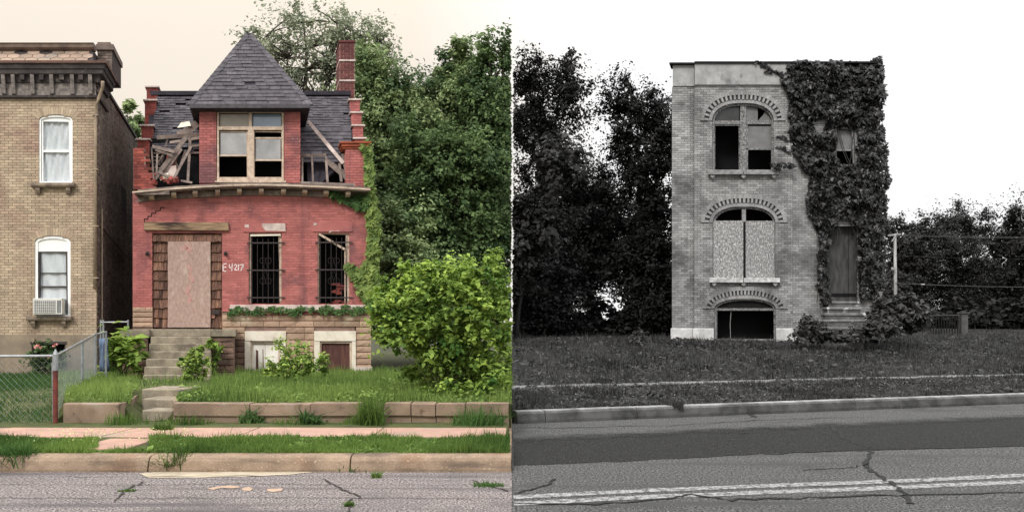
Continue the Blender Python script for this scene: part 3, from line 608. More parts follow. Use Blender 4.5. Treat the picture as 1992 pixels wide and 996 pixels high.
for i in range(16):
    x, y = random.uniform(296, 345), 353+random.uniform(-6, 3); p = h.uv(x, y, .0); mb = h.mb(); c = Vector((p[0], random.uniform(-.2, .1), p[1])); d = Vector((random.uniform(-.1, .1), random.uniform(-.05, .05), random.uniform(-.05, .05)))
    mb.bar(c-d, c+d, .09, .06, random.gauss(0, .2)).build('loose_brick', m_rawbrick, red)
for a in ((588, 302, .25, 588, 356, -.05, .05), (607, 304, .2, 609, 356, -.08, .05), (634, 305, .2, 637, 356, -.08, .06), (660, 318, .15, 664, 354, -.05, .07), (586, 303, .2, 634, 302, .2, .08), (634, 312, .15, 678, 350, .0, .12), (645, 318, .2, 682, 345, .1, .10), (585, 356, -.1, 690, 360, -.15, .07), (668, 300, .3, 678, 352, .1, .12)): board(*a, name='stud')
# entrance: beam, shingles, plywood sheet
h.mb().jbox(U(281), U(445), -.08, .2, Z(449), Z(433), .012).build('lintel_beam', m_beam, red, bevel=.012)
dr = h.mb().box(U(296), U(432), .10, .14, Z(640), Z(455)).build('boarded_entrance', m_shing, red)
rws = [637, 618, 599, 581, 563, 545, 526, 508, 490, 472]
for i, y in enumerate(rws):
    for x0, x1 in ((297, 327), (410, 431)):
        x = x0
        while x < x1-2:
            wd = min(random.uniform(6, 13), x1-x); zz = Z(y)+random.uniform(-.015, .012)
            if not (x0 == 410 and i == 1 and 414 < x < 426):
                h.mb().hexa([(U(x)+.003, .04, zz), (U(x+wd)-.003, .04, zz), (U(x+wd)-.003, .085, Z(y-20)), (U(x)+.003, .085, Z(y-20)), (U(x)+.003, .06, zz), (U(x+wd)-.003, .06, zz), (U(x+wd)-.003, .099, Z(y-20)), (U(x)+.003, .099, Z(y-20))], random.gauss(.05, .28)).build('shingle', m_shing, dr)
            x += wd
x = 297
while x < 430:
    wd = min(random.uniform(6, 12), 431-x); h.mb().hexa([(U(x)+.003, .0, Z(470)+random.uniform(-.02, .02)), (U(x+wd)-.003, .0, Z(470)), (U(x+wd)-.003, .06, Z(456)), (U(x)+.003, .06, Z(456)), (U(x)+.003, .03, Z(470)), (U(x+wd)-.003, .03, Z(470)), (U(x+wd)-.003, .09, Z(456)), (U(x)+.003, .09, Z(456))], random.gauss(.15, .25)).build('shingle', m_shing, dr); x += wd
py_ = h.mb().box(U(326.5), U(409.5), .0, .03, Z(637), Z(470)).build('plywood_panel', m_ply, dr, bevel=.004)
for x0, y0, x1, y1, w_ in ((357, 482, 376, 484, .11), (366, 478, 370, 520, .07), (370, 520, 372, 575, .08), (366, 560, 374, 600, .06)):
    for k in range(9):
        t_ = random.random(); cx_, cy_ = x0+(x1-x0)*t_+random.gauss(0, 3), y0+(y1-y0)*t_+random.gauss(0, 3); rr = random.uniform(1.2, 4.5)
        h.mb().prism([(U(cx_+rr*random.uniform(.5, 1.2)*math.cos(q/9*6.283)), Z(cy_+rr*1.8*random.uniform(.5, 1.2)*math.sin(q/9*6.283))) for q in range(9)], -.004-.0004*k, -.001).build('spray_mark', m_spray, py_)
h.mb().box(U(413), U(427), .02, .07, Z(611), Z(603)).build('mail_slot', m_iron, dr)
for x in (287, 439):
    a = U(x); l_ = h.mb().tube([(a, 0, Z(493)), (a, -.06, Z(493))], [.055, .05], 12).build('wall_lamp', m_iron, red); h.mb().tube([(a, -.05, Z(494)), (a, -.12, Z(496))], [.03, .045], 10).build('lamp_socket', m_iron, l_)
# house number in white paint
gr = h.mb()
for st_ in ([(434, 514), (434, 527), (440, 528)], [(435, 514), (441, 513)], [(435, 520), (440, 520)], [(446, 514), (446.5, 521), (453, 520)], [(452, 513), (451, 527)], [(455, 517), (459, 514), (461, 517), (456, 525), (462, 525)], [(464.5, 514), (463.5, 526)], [(466, 516), (474, 514), (468.5, 527)], [(469, 520), (474, 520)]):
    for (a, b), (c, d) in zip(st_, st_[1:]): gr.bar((U(a), -.006, Z(b)), (U(c), -.006, Z(d)), .022, .004)
gr.build('painted_number', m_chalk, red)
# painted stone lintels with flaking patches, window frames, grilles
for o, x0, x1, y0, y1 in ((wa, 474, 556, 434, 452), (wb, 608, 686, 433, 451)):
    lt = h.mb().jbox(U(x0), U(x1), -.022, .1, Z(y1), Z(y0), .003).build('window_lintel', m_red, red, bevel=.006)
    f = [(510, 435, 555, 450), (476, 437, 484, 444)] if o is wa else [(609, 434, 615, 440), (640, 449, 660, 450.6)]
    for a, b, c, d in f: h.mb().prism([(U(q[0]), Z(q[1])) for q in wob([(a, b), (c, b), (c, d), (a+6, d-1), (a, b+5), (a, b)], 3, .7)[:-1]], -.027, -.02).build('bare_patch', m_cap, lt)
def grille(o, x0, x1, y0, y1, hy, lab):
    g = h.mb().strip([(U(x0), Z(y1)), (U(x0), Z(y0)), (U(x1), Z(y0)), (U(x1), Z(y1))], .05, .08, .2).build('window_frame', m_paintw, red)
    vb = []
    for y in hy: h.mb().box(U(x0-5), U(x1+6), -.045, -.030, Z(y+1.3), Z(y-1.3)).build('bar', m_iron, g)
    n = 6
    for i in range(n):
        x = x0+(x1-x0)*(i+.5)/n; h.mb().tube([(U(x), -.022, Z(y1-1)), (U(x), -.022, Z(y0+10))], .009, 6).build('bar', m_iron, g)
    sc_ = h.mb(); cx = (x0+x1)/2
    for sx in (-1, 1):
        for cy, sy in ((508, 1), (546, -1)):
            pts = []
            for i in range(15): t = i/14; th = t*math.pi*1.7; r = 7*(1-.45*t); pts.append((U(cx+sx*(7-r*math.cos(th)) if 0 else cx+sx*(6+r*math.cos(math.pi-th))), -.02, Z(cy-sy*r*math.sin(th)*1.1)))
            sc_.tube(pts, .006, 4)
            sc_.tube([(U(cx), -.02, Z(cy)), (U(cx+sx*4), -.02, Z(527+sy*-8)), (U(cx), -.02, Z(527))], .006, 4)
    sc_.build('scroll', m_iron, g); return g
ga = grille(wa, 485, 548, 454, 590, (473, 526, 579), ''); gb = grille(wb, 618, 680, 453, 590, (472, 525, 579), '')
def pt(x, y, v): a = h.uv(x, y, v); return (a[0], v, a[1])
h.mb().bar(pt(620, 455, .03), pt(670, 485, .02), .06, .04).build('fallen_stop', m_paintw, gb); h.mb().bar(pt(671, 484, .06), pt(671, 590, .08), .03, .03).build('loose_stop', m_paintw, gb)
h.mb().bar(pt(487, 458, .02), pt(546, 457, .02), .05, .03).build('blind_rail', m_white, ga)
for i in range(14):
    x = 648+random.uniform(0, 24); y = 545+random.uniform(0, 44); h.mb().jbox(U(x), U(x+12), .5, .6, Z(y+4), Z(y), .004).build('inner_brick', m_rawbrick, gb)
# sill band, stone foundation, basement windows
h.mb().jbox(U(447), U(716), -.09, .12, Z(605), Z(593), .004).build('sill_band', m_cap, red, bevel=.01)
h.mb().box(U(444), U(718), -.03, .1, Z(612), Z(605.4)).build('band_shadow_course', m_red, red)
fd = h.mb(); fd.box(U(432), U(478), .02, .25, Z(735), Z(607)).box(U(478), U(690), .02, .25, Z(645), Z(607)).box(U(556), U(611), .02, .25, Z(735), Z(645)).box(U(690), U(721), .02, .25, Z(735), Z(645))
h.mb().box(U(258), U(297), .02, .25, Z(735), Z(597)).build('foundation_corner', m_stonej, red)
fd = fd.build('foundation', m_stonej, red)
def stone_course(x0, x1, y1, y0, mat=m_stone, mn=24, mx=62, par=fd, v=0., hh=h):
    x = x0
    while x < x1-1:
        wd = min(random.uniform(mn, mx), x1-x)
        if x1-x-wd < 12: wd = x1-x
        a, b, c, d = hh.u(x)+.006, hh.u(x+wd)-.006, hh.z(y1)+.005, hh.z(y0)-.005; n = max(3, int((b-a)/.09)); mb = hh.mb(); pts = []
        for i in range(n+1):
            u = a+(b-a)*i/n; e = .3 if i in (0, n) else 1
            pts.append([(u, v+.02, c), (u, v-.010*e-random.uniform(0, .012)*e, c+.012), (u, v-.016*e-random.uniform(0, .014)*e, (c+d)/2), (u, v-.010*e-random.uniform(0, .012)*e, d-.012), (u, v+.02, d)])
        vs_ = [q for r in pts for q in r]; fs = [(i*5+j, (i+1)*5+j, (i+1)*5+j+1, i*5+j+1) for i in range(n) for j in range(4)]+[(0, 1, 2, 3, 4), tuple(n*5+j for j in (4, 3, 2, 1, 0))]
        mb.add(vs_, fs, random.gauss(0, .09)); mb.build('stone', mat, par); x += wd
ys = [722, 709, 697, 685, 673, 661, 648, 636, 624, 612]
for a, b in zip(ys, ys[1:]):
    if b >= 636: 
        for x0, x1 in ((556, 611), (692, 722)): stone_course(x0, x1, a, b)
        if b >= 660: stone_course(456, 476, a, b, m_dstone)
        else: stone_course(432, 476, a, b)
    else: stone_course(432, 722, a, b)
for a, b in zip((637, 627, 617, 607), (627, 617, 607, 597)): stone_course(258, 297, a, b, mn=18, mx=42)
h.mb().jbox(U(690), U(723), -.05, .1, Z(735), Z(713), .006).build('corner_stone', m_cap, fd)
for x0, x1, i0, i1, mt_, nm in ((476, 556, 487, 545, m_wboard, 'white'), (611, 692, 622, 684, m_brdoor, 'brown')):
    s_ = h.mb(); s_.jbox(U(x0), U(x1), -.05, .12, Z(663.5), Z(644), .004).jbox(U(x0), U(i0), -.045, .12, Z(735), Z(664), .004).jbox(U(i1), U(x1), -.045, .12, Z(735), Z(664), .004)
    s_ = s_.build('basement_window', m_white, red, bevel=.008)
    h.mb().strip([(U(i0), Z(735)), (U(i0), Z(664.5)), (U(i1), Z(664.5)), (U(i1), Z(735))], .045, .0, .12).build('window_frame', m_paintw, s_)
    n = 2 if nm == 'white' else 3
    for i in range(n):
        a, b = i0+3+(i1-i0-6)*i/n, i0+3+(i1-i0-6)*(i+1)/n; h.mb().jbox(U(a)+.003, U(b)-.003, .06, .09, Z(735), Z(668), .003, random.gauss(0, .08)).build('board', mt_, s_)
    if nm == 'white':
        for x, y0, y1, ww in ((498, 682, 722, 5), (511, 680, 716, 2)): h.mb().prism([(U(x), Z(y1)), (U(x+ww), Z(y1)), (U(x+ww-1), Z(y0)), (U(x), Z(y0-2))], .05, .06).build('peeled_strip', m_brdoor, s_)
# ------------------------------------------------------------------ front steps and stoop
stp = thing('front_steps', P(345, 745, 18.2), 'weathered concrete front steps rising to the boarded entrance of the red house', 'steps')
tops = [640, 655, 668.5, 683.5, 698.5, 713.5, 729.5]; lefts = [291, 293, 290, 287, 283.6, 280.5, 278]
for i, (y, lx) in enumerate(zip(tops, lefts)):
    Y0 = 19.75-.28*i; y2 = tops[i+1] if i < 6 else 746; a = P(lx, y, Y0); b = P(410, y, Y0); zb_ = .2
    mb = MB(); Yb = 21.1 if i == 0 else Y0+.36; kx = -.335*(Yb-Y0)
    if i == 0: a = P(291, 640, Y0)
    mb.hexa([(a.x, Y0, a.z-.2), (b.x, Y0, a.z-.2), (b.x, Y0, a.z), (a.x, Y0, a.z), (a.x+kx, Yb, a.z-.2), (b.x+kx, Yb, a.z-.2), (b.x+kx, Yb, a.z), (a.x+kx, Yb, a.z)], random.gauss(0, .05)); mb.build('step', m_conc, stp, bevel=.018)
    mb = MB(); mb.hexa([(a.x+.04, Y0+.05, zb_), (b.x-.04, Y0+.05, zb_), (b.x-.04, Y0+.05, a.z-.17), (a.x+.04, Y0+.05, a.z-.17), (a.x+.04+kx, Yb, zb_), (b.x-.04+kx, Yb, zb_), (b.x-.04+kx, Yb, a.z-.17), (a.x+.04+kx, Yb, a.z-.17)]); mb.build('riser', m_conc, stp)
h2 = House(19.7, -.335)
for x0, x1, nm, mt_ in ((411, 457, 'right', m_dstone), (236, 290, 'left', m_dstone)):
    q = h2.mb().box(h2.u(x0)+.02, h2.u(x1)-.03, .02, 1.35, .2, h2.z(655)).build('stoop_pier', m_stonej, stp)
    h2.mb().jbox(h2.u(x0-1), h2.u(x1+2), -.07, 1.4, h2.z(655), h2.z(640.5), .006).build('coping', m_conc, q, bevel=.015)
    ys2 = [736, 724, 711, 699, 688, 676, 665, 655.5]
    for a, b in zip(ys2, ys2[1:]): stone_course(x0+1.5, x1-2, a, b, m_dstone, 20, 46, q, 0., h2)
# ================================================================== TAN BRICK HOUSE (far left)
m_tan = M('tan_brick', S(184, 167, 143), S(166, 148, 127), s=1.3, c3=S(156, 130, 115), s3=.9, t3=.51, soft=.2, bump=.3, bs=120, c5=S(140, 122, 106), t5=.55)
m_tanm = M('tan_mortar', S(164, 148, 128), S(146, 130, 113), s=3)
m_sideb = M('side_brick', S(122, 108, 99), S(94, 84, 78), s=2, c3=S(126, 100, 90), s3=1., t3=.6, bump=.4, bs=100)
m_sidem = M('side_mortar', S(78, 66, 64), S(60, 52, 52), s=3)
m_stucco = M('stained_stucco', S(146, 132, 114), S(122, 110, 96), s=2, c3=S(112, 104, 92), s3=1.1, t3=.55, soft=.2, bump=.4, bs=50)
m_tile = M('mansard_slate', S(160, 138, 122), S(140, 124, 112), s=3, c3=S(132, 130, 126), s3=2.4, t3=.58, bump=.3, bs=40)
m_trimd = M('dark_cornice', S(78, 72, 71), S(56, 52, 53), s=4, c3=S(118, 108, 102), s3=6, t3=.6, bump=.3)
m_trimw = M('flaked_frieze', S(140, 132, 126), S(96, 90, 88), s=9, lo=.35, hi=.65, c3=S(72, 68, 68), s3=5, t3=.6, bump=.3)
m_trimb = M('brown_moulding', S(128, 112, 100), S(98, 86, 80), s=4, bump=.3)
m_clean = M('clean_white_frame', S(240, 240, 238), S(230, 230, 228), s=3, bump=0, rough=.5)
m_curt = M('pale_curtain', S(196, 202, 204), S(176, 182, 186), s=2.5, st=(3, 1, 1), rough=.25, spec=.5, bump=.05, bs=6)
m_pipe = M('tan_pipe', S(168, 150, 128), S(140, 124, 108), s=4, rough=.6)
b = House(20.6, -.335); U, Z = b.u, b.z
tan = thing('brick_house', b.xf((U(60), 3, Z(727))), 'tan brick house with slate mansard and dark bracketed cornice', 'house')
w1 = opening(b, 76, 141, 224, 233, 357); w2 = opening(b, 68, 137, 459, 470, 616); bw = opening(b, 62, 128, 667, 667, 716)
brick_wall(b, tan, U(-170), U(188), Z(652), Z(191), [w1, w2], m_tan, m_tanm, focus=(U(110), Z(410)), npart=300)
fdn = b.mb()
for a, c, e, d in ((-170, 62, 735, 651), (128, 189, 735, 651), (62, 128, 668, 651), (62, 128, 735, 720)): fdn.box(U(a), U(c), -.03, .25, Z(e), Z(d))
fdn = fdn.build('foundation', m_stucco, tan); b.mb().box(U(-170), U(190), -.06, -.0305, Z(735), Z(713)).build('base_ledge', m_stucco, fdn)
# side wall with its own courses, openings painted dark
SW = 9.; US = U(189); ZT = Z(150)
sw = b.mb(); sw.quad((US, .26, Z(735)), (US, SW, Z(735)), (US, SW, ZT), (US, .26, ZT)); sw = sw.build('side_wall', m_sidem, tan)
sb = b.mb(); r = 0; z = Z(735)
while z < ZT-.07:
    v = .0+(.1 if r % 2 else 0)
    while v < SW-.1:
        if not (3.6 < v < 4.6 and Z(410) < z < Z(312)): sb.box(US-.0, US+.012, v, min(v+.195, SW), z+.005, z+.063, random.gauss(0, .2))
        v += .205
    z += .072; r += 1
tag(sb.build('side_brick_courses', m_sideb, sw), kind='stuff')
for vv, ya, yb in ((3.7, 322, 405), (3.2, 500, 600)):
    b.mb().box(US-.02, US+.006, vv, vv+.9, 1.6+(640-yb)*(20.6+vv)/F, 1.6+(640-ya)*(20.6+vv)/F).build('blind_window', m_dark, sw)
b.mb().tube([(US+.05, .6, Z(440)), (US+.05, 4.5, Z(470))], .02, 6).build('conduit', m_trimd, sw); b.mb().tube([(US+.06, .35, 1.7), (US+.06, .35, Z(402))], .02, 6).build('conduit', m_pipe, sw)
bk = b.mb(); bk.quad((U(-170), SW, .2), (US, SW, .2), (US, SW, ZT), (U(-170), SW, ZT)).quad((U(-170), .26, .2), (U(-170), SW, .2), (U(-170), SW, ZT), (U(-170), .26, ZT)).quad((U(-170), .26, ZT-.05), (US, .26, ZT-.05), (US, SW, ZT-.05), (U(-170), SW, ZT-.05)); bk.build('rear_shell', m_sidem, tan)
b.mb().box(US-.1, US+.06, .5, SW, ZT-.02, ZT+.07).build('parapet_coping', m_trimd, tan)
# cornice
cr = b.mb().box(U(-170), U(187), -.06, .2, Z(190.5), Z(163)).build('frieze', m_trimw, tan)
uc = U(187)
def wrapprof(prof, name, mat, par):      # prof: (projection, z); goes along the front and turns the corner
    mb = b.mb(); n = len(prof); ring = []
    for (u, v, du, dv) in ((U(-170), 0, 0, -1), (uc, 0, 1, -1), (uc, 1.3, 1, 0)): ring.append([(u+du*p, v+dv*p, z) for p, z in prof])
    vs_ = [q for r_ in ring for q in r_]; fs = [(i*n+j, (i+1)*n+j, (i+1)*n+(j+1) % n, i*n+(j+1) % n) for i in range(2) for j in range(n)]+[tuple(range(n)), tuple(range(2*n, 3*n))[::-1]]
    mb.add(vs_, fs); return mb.build(name, mat, par)
wrapprof([(.0, Z(193)), (.09, Z(192)), (.10, Z(188)), (.05, Z(187)), (0, Z(187))], 'lower_moulding', m_trimd, cr)
wrapprof([(.0, Z(164)), (.10, Z(163)), (.13, Z(152)), (.22, Z(149)), (.23, Z(141)), (.26, Z(140)), (.29, Z(131)), (.30, Z(129)), (.0, Z(128))], 'crown_moulding', m_trimd, cr)
wrapprof([(.27, Z(130)-.003), (.33, Z(131)), (.34, Z(126.5)), (.0, Z(125))], 'gutter_edge', M('rust_gutter', S(118, 92, 82), S(96, 76, 70), s=5), cr)
for i, x in enumerate((-150, -115, -82, -48, -14, 10, 29, 66, 103, 143, 178)):
    big = i % 2 == 1 or x in (143, 178); e = .05
    bkx = b.mb().add([(U(x)-e, -p, z) for p, z in ((.06, Z(187)), (.11, Z(185)), (.14, Z(170)), (.19, Z(158)), (.21, Z(150)), (.06, Z(150)))]+[(U(x)+e, -p, z) for p, z in ((.06, Z(187)), (.11, Z(185)), (.14, Z(170)), (.19, Z(158)), (.21, Z(150)), (.06, Z(150)))],
        [(0, 1, 2, 3, 4, 5), (11, 10, 9, 8, 7, 6)]+[(k, 6+k, 6+(k+1) % 6, (k+1) % 6) for k in range(6)])
    bkx.build('bracket', m_trimw, cr)
for x in (-132, -98, -65, -31, 47, 84, 123, 160): b.mb().box(U(x)-.06, U(x)+.06, -.2, -.07, Z(160), Z(150)).build('modillion', m_trimd, cr)
# mansard with hexagonal slates
mz0, mz1 = Z(126), Z(92); mv0, mv1 = -.1, .25
mf = b.mb(); mf.quad((U(-170), mv0, mz0), (U(182), mv0, mz0), (U(178), mv1, mz1), (U(-170), mv1, mz1)).quad((U(182), mv0, mz0), (U(184), 1.2, mz0), (U(180), 1.2, mz1), (U(178), mv1, mz1)); mf = mf.build('mansard_roof', m_trimd, tan)
TW, TH = .335, .185; r = 0; z = mz0-.02; fv = lambda zz: mv0+(zz-mz0)/(mz1-mz0)*(mv1-mv0)
while z < mz1+.1:
    x = U(-170)+(TW/2 if r % 2 else 0)
    while x < U(177):
        if not (random.random() < .10 and z > mz1-.12):
            q_ = .475; pts = [(-TW*q_, -TH*.235), (0, -TH*.475), (TW*q_, -TH*.235), (TW*q_, TH*.235), (0, TH*.475), (-TW*q_, TH*.235)]
            pp = [(max(U(-170), min(U(179), x+a_)), min(mz1, max(mz0, z+c_))) for a_, c_ in pts]
            if max(q[1] for q in pp)-min(q[1] for q in pp) > .03 and max(q[0] for q in pp)-min(q[0] for q in pp) > .03:
                mb = b.mb(); mb.add([(a_, fv(c_)-.026+.08*(c_-z), c_) for a_, c_ in pp]+[(a_, fv(c_)-.002, c_) for a_, c_ in pp], [(0, 1, 2, 3, 4, 5)]+[(k, (k+1) % 6, 6+(k+1) % 6, 6+k) for k in range(6)], random.gauss(0, .13)); mb.build('slate', m_tile, mf)
        x += TW
    z += TH*.73; r += 1
b.mb().profile([(.18, mz1-.01), (.1, mz1+.03), (.08, mz1+.12), (.05, Z(82)), (.4, Z(80)), (.4, mz1)], U(-170), U(181)).build('top_moulding', m_trimb, mf)
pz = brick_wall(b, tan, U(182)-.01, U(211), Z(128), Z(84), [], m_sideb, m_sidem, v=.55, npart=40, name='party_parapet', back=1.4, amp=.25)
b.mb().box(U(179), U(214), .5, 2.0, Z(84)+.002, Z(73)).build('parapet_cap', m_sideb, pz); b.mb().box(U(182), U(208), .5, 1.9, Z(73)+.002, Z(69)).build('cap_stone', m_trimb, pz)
# windows
def win(o, lab, boarded):
    f = b.mb().strip(arch_pts(o, 12), .045 if not boarded else .07, .02, .2); f.box(o['u0']+.01, o['u1']-.01, .0, .18, o['z0'], o['z0']+.05); f = f.build('window', m_clean, tan)
    voussoirs(b, f, arch_pts(o, 16, False, .01), .0, .20, -.006, .05, m_tan, .9)
    return f
f1 = win(w1, '', 0)
pr1 = [(U(82), Z(353)), (U(82), Z(236)), (U(136), Z(236)), (U(136), Z(353))]
b.mb().strip([(U(80), Z(353)), (U(80), Z(234)), (U(138), Z(234)), (U(138), Z(353))], .04, .05, .14).box(U(81), U(137), .06, .14, Z(295.5), Z(291)).build('sash', m_clean, f1)
b.mb().prism(arch_pts(dict(w1, z0=Z(236)), 12, True, -.03), .06, .10).build('arch_panel', m_clean, f1)
for y0, y1 in ((236, 292), (295, 353)):
    mb = b.mb(); n = 24; u0, u1 = U(82), U(136); vs_ = []; fs = []
    for i in range(n+1):
        for j in range(7): t = i/n; q = j/6; vs_.append((u0+(u1-u0)*t, .13+.018*math.sin(t*17+q*2.2+y0)+.012*math.sin(t*31-q*5), Z(y1)+(Z(y0)-Z(y1))*q))
    for i in range(n):
        for j in range(6): fs.append((i*7+j, (i+1)*7+j, (i+1)*7+j+1, i*7+j+1))
    mb.add(vs_, fs).build('curtain', m_curt, f1, smooth=True)
f2 = win(w2, '', 1)
b.mb().prism(arch_pts(dict(w2, z0=Z(489)), 12, True, -.03), .05, .09).build('arch_panel', m_clean, f2)
b.mb().strip([(U(74.5), Z(614)), (U(74.5), Z(489)), (U(131), Z(489)), (U(131), Z(614))], .03, .06, .15).box(U(75), U(131), .07, .13, Z(559), Z(556)).box(U(75), U(131), .07, .13, Z(531), Z(530)).build('sash', m_trimd, f2)
for y0, y1 in ((490, 557), (557, 614)):
    mb = b.mb(); n = 20; vs_ = []; fs = []
    for i in range(n+1):
        for j in range(7): t = i/n; q = j/6; vs_.append((U(76)+(U(130)-U(76))*t, .125+.015*math.sin(t*12+q*4+y0), Z(y1)+(Z(y0)-Z(y1))*q))
    for i in range(n):
        for j in range(6): fs.append((i*7+j, (i+1)*7+j, (i+1)*7+j+1, i*7+j+1))
    mb.add(vs_, fs).build('plastic_sheet', m_curt, f2, smooth=True)
m_oldsill = M('old_sill', S(150, 136, 118), S(110, 98, 90), s=5, c3=S(190, 180, 168), s3=8, t3=.6)
for f, x0, x1, y0, bx in ((f1, 63, 147, 358, (75, 134)), (f2, 54, 141, 616, (66, 125))):
    sl = b.mb().profile([(-.14, Z(y0+8)), (-.17, Z(y0+5)), (-.17, Z(y0)), (.1, Z(y0)+.02), (.1, Z(y0+8))], U(x0), U(x1)).build('window_sill', m_oldsill, f)
    for x in bx: b.mb().add([(U(x-4), -p, Z(y)) for p, y in ((.0, y0+20), (.06, y0+20), (.12, y0+13), (.12, y0+8), (0, y0+8))]+[(U(x+4), -p, Z(y)) for p, y in ((.0, y0+20), (.06, y0+20), (.12, y0+13), (.12, y0+8), (0, y0+8))], [(0, 1, 2, 3, 4), (9, 8, 7, 6, 5)]+[(k, 5+k, 5+(k+1) % 5, (k+1) % 5) for k in range(5)]).build('sill_bracket', m_oldsill, sl)
bwf = b.mb().strip([(bw['u0'], Z(722)), (bw['u0'], bw['zs']), (bw['u1'], bw['zs']), (bw['u1'], Z(722))], .04, .0, .2).build('basement_window', m_trimd, tan); b.mb().box(bw['u0']-.03, bw['u1']+.03, -.05, .1, Z(669), Z(664)).build('window_head', m_trimd, bwf)
b.mb().quad((U(-165), .3, .2), (U(185), .3, .2), (U(185), .3, Z(640)), (U(-165), .3, Z(640))).build('interior_shade_wall', m_dark, tan)
b.mb().quad((U(60), .24, Z(620)), (U(145), .24, Z(620)), (U(145), .24, Z(220)), (U(60), .24, Z(220))).build('interior_shade_wall', m_dark, tan)  # black sheet close behind both windows, coloured to look unlit
b.mb().tube([(U(66), -.03, Z(661)), (U(66), -.12, Z(662))], .05, 8).build('vent_cap', m_pipe, fdn)
dsp = [(U(204), -.30, Z(166)), (U(202), -.2, Z(176)), (U(193), -.12, Z(196)), (U(188), -.07, Z(210)), (U(187), -.06, Z(240)), (U(185.5), -.06, Z(562))]
ds = b.mb().tube(dsp, .045, 8).build('downspout', m_pipe, tan, smooth=True)
for y in (225, 330, 440, 540): b.mb().box(U(187)-.07, U(187)+.07, -.11, .02, Z(y+2), Z(y)).build('pipe_clip', m_pipe, ds)
# window air conditioner
m_acw = M('ac_casing', S(214, 212, 206), S(196, 194, 188), s=4, rough=.5, bump=0); m_acg = M('ac_grille', S(92, 96, 100), S(70, 74, 78), s=8, bump=0)
ac = thing('air_conditioner', b.xf((U(98), -.2, Z(612))), 'white window air conditioner jutting from the lower window of the tan house', 'air conditioner')
b.mb().box(U(70), U(126), -.30, .1, Z(612), Z(581)).build('casing', m_acw, ac, bevel=.012)
gq = b.mb().box(U(72.5), U(113), -.308, -.301, Z(609), Z(585)).build('grille', m_acg, ac)
for i in range(8): y = 586+i*3; b.mb().box(U(72.5), U(113), -.32, -.309, Z(y+.7), Z(y-.3)).build('slat', m_acw, gq)
for i in range(11): x = 74+i*3.7; b.mb().box(U(x), U(x+.8), -.3235, -.3205, Z(609), Z(585)).build('fin', m_acw, gq)
for x in (117, 121): b.mb().box(U(x), U(x+2.4), -.308, -.301, Z(609), Z(585)).build('louvre', m_acg, ac)
b.mb().bar((U(74), -.2, Z(612)), (U(79), .0, Z(622)), .05, .03).build('support', m_acw, ac)
# ------------------------------------------------------------------ chain link fence
m_galv = M('galvanised_steel', S(158, 162, 164), S(128, 132, 136), s=8, rough=.45, metal=.5); m_rpost = M('rusty_post', S(120, 62, 52), S(88, 50, 46), s=6, rough=.7)
fp = [P(-200, 694, 11.5), P(108, 692, 11.5), P(160, 664, 14.6), P(186, 650, 17.6), P(206, 646, 17.9)]
fn = thing('chain_link_fence', (fp[1].x, fp[1].y, .2), 'galvanised chain link fence with a rusty corner post beside the pavement', 'fence')
for i, p in enumerate(fp):
    z0_ = zl(p.x, p.y)-.1
    if i == 1:
        po = MB().tube([(p.x, p.y, z0_), (p.x, p.y, p.z-.22)], .034, 10).build('post', m_rpost, fn); MB().tube([(p.x, p.y, p.z-.22), (p.x, p.y, p.z+.02)], [.045, .042], 10).tube([(p.x, p.y, p.z+.02), (p.x, p.y, p.z+.1)], [.042, .008], 10).build('post_cap', m_galv, po)
    else: MB().tube([(p.x, p.y, z0_), (p.x, p.y, p.z+.03)], .025, 8).build('post', m_galv, fn)
MB().tube([(fp[1].x-.05, 11.55, .1), (fp[1].x-.07, 11.55, fp[1].z-.1)], .02, 6).build('post', m_galv, fn)
for a, c in zip(fp, fp[1:]): MB().tube([a, c], .02, 8).build('top_rail', m_galv, fn)
def chain(a, c, za, zc, dst=.095, r_=.0013):
    mb = MB(); L_ = (Vector((c.x, c.y, 0))-Vector((a.x, a.y, 0))).length; H = a.z-za
    def pt_(s, t): s = min(max(s, 0), L_); q = s/L_; zb_ = za+(zc-za)*q; zt_ = a.z+(c.z-a.z)*q; return Vector((a.x+(c.x-a.x)*q, a.y+(c.y-a.y)*q, zb_+(zt_-zb_)*t))
    s = -H
    while s < L_:
        for sg in (1, -1):
            s0_, t0, s1, t1 = (s, 0, s+H, 1) if sg > 0 else (s, 1, s+H, 0)
            if s0_ < 0: f_ = -s0_/H; t0 = t0+(t1-t0)*f_; s0_ = 0
            if s1 > L_: f_ = (L_-s0_)/(s1-s0_); t1 = t0+(t1-t0)*f_; s1 = L_
            if s1-s0_ > .02: mb.tube([pt_(s0_, t0), pt_(s1, t1)], r_, 3, cap=False)
        s += dst
    return tag(mb.build('wire_mesh', m_galv, fn), kind='stuff')
for a, c in zip(fp, fp[1:]): chain(a, c, zl(a.x, a.y), zl(c.x, c.y))
# blue plastic sheet behind the fence end, pipe railing in the passage
m_tarp = M('blue_sheet', S(104, 124, 150), S(78, 92, 118), s=3, rough=.5)
mb = MB(); n = 14; vs_ = []; fs = []
for i in range(n+1):
    for j in range(6): t = i/n; q = P(192+20*t, 722-64*j/5, 18.4); vs_.append((q.x, q.y+.06*math.sin(t*9+j*.6)+.03*math.sin(t*23), q.z))
for i in range(n):
    for j in range(5): fs.append((i*6+j, (i+1)*6+j, (i+1)*6+j+1, i*6+j+1))
o = mb.add(vs_, fs).build('plastic_sheet', m_tarp, None, smooth=True); tag(o, 'crumpled blue plastic sheet hanging behind the end of the chain link fence', 'plastic sheet'); md = o.modifiers.new('thickness', 'SOLIDIFY'); md.thickness = .004
rl = thing('pipe_railing', P(222, 655, 19.3), 'low grey pipe railing in the passage between the tan and red houses', 'railing')
for x in (196, 201, 249): p = P(x, 622, 19.3); MB().tube([(p.x, p.y, .5), p], .022, 8).build('post', m_galv, rl)
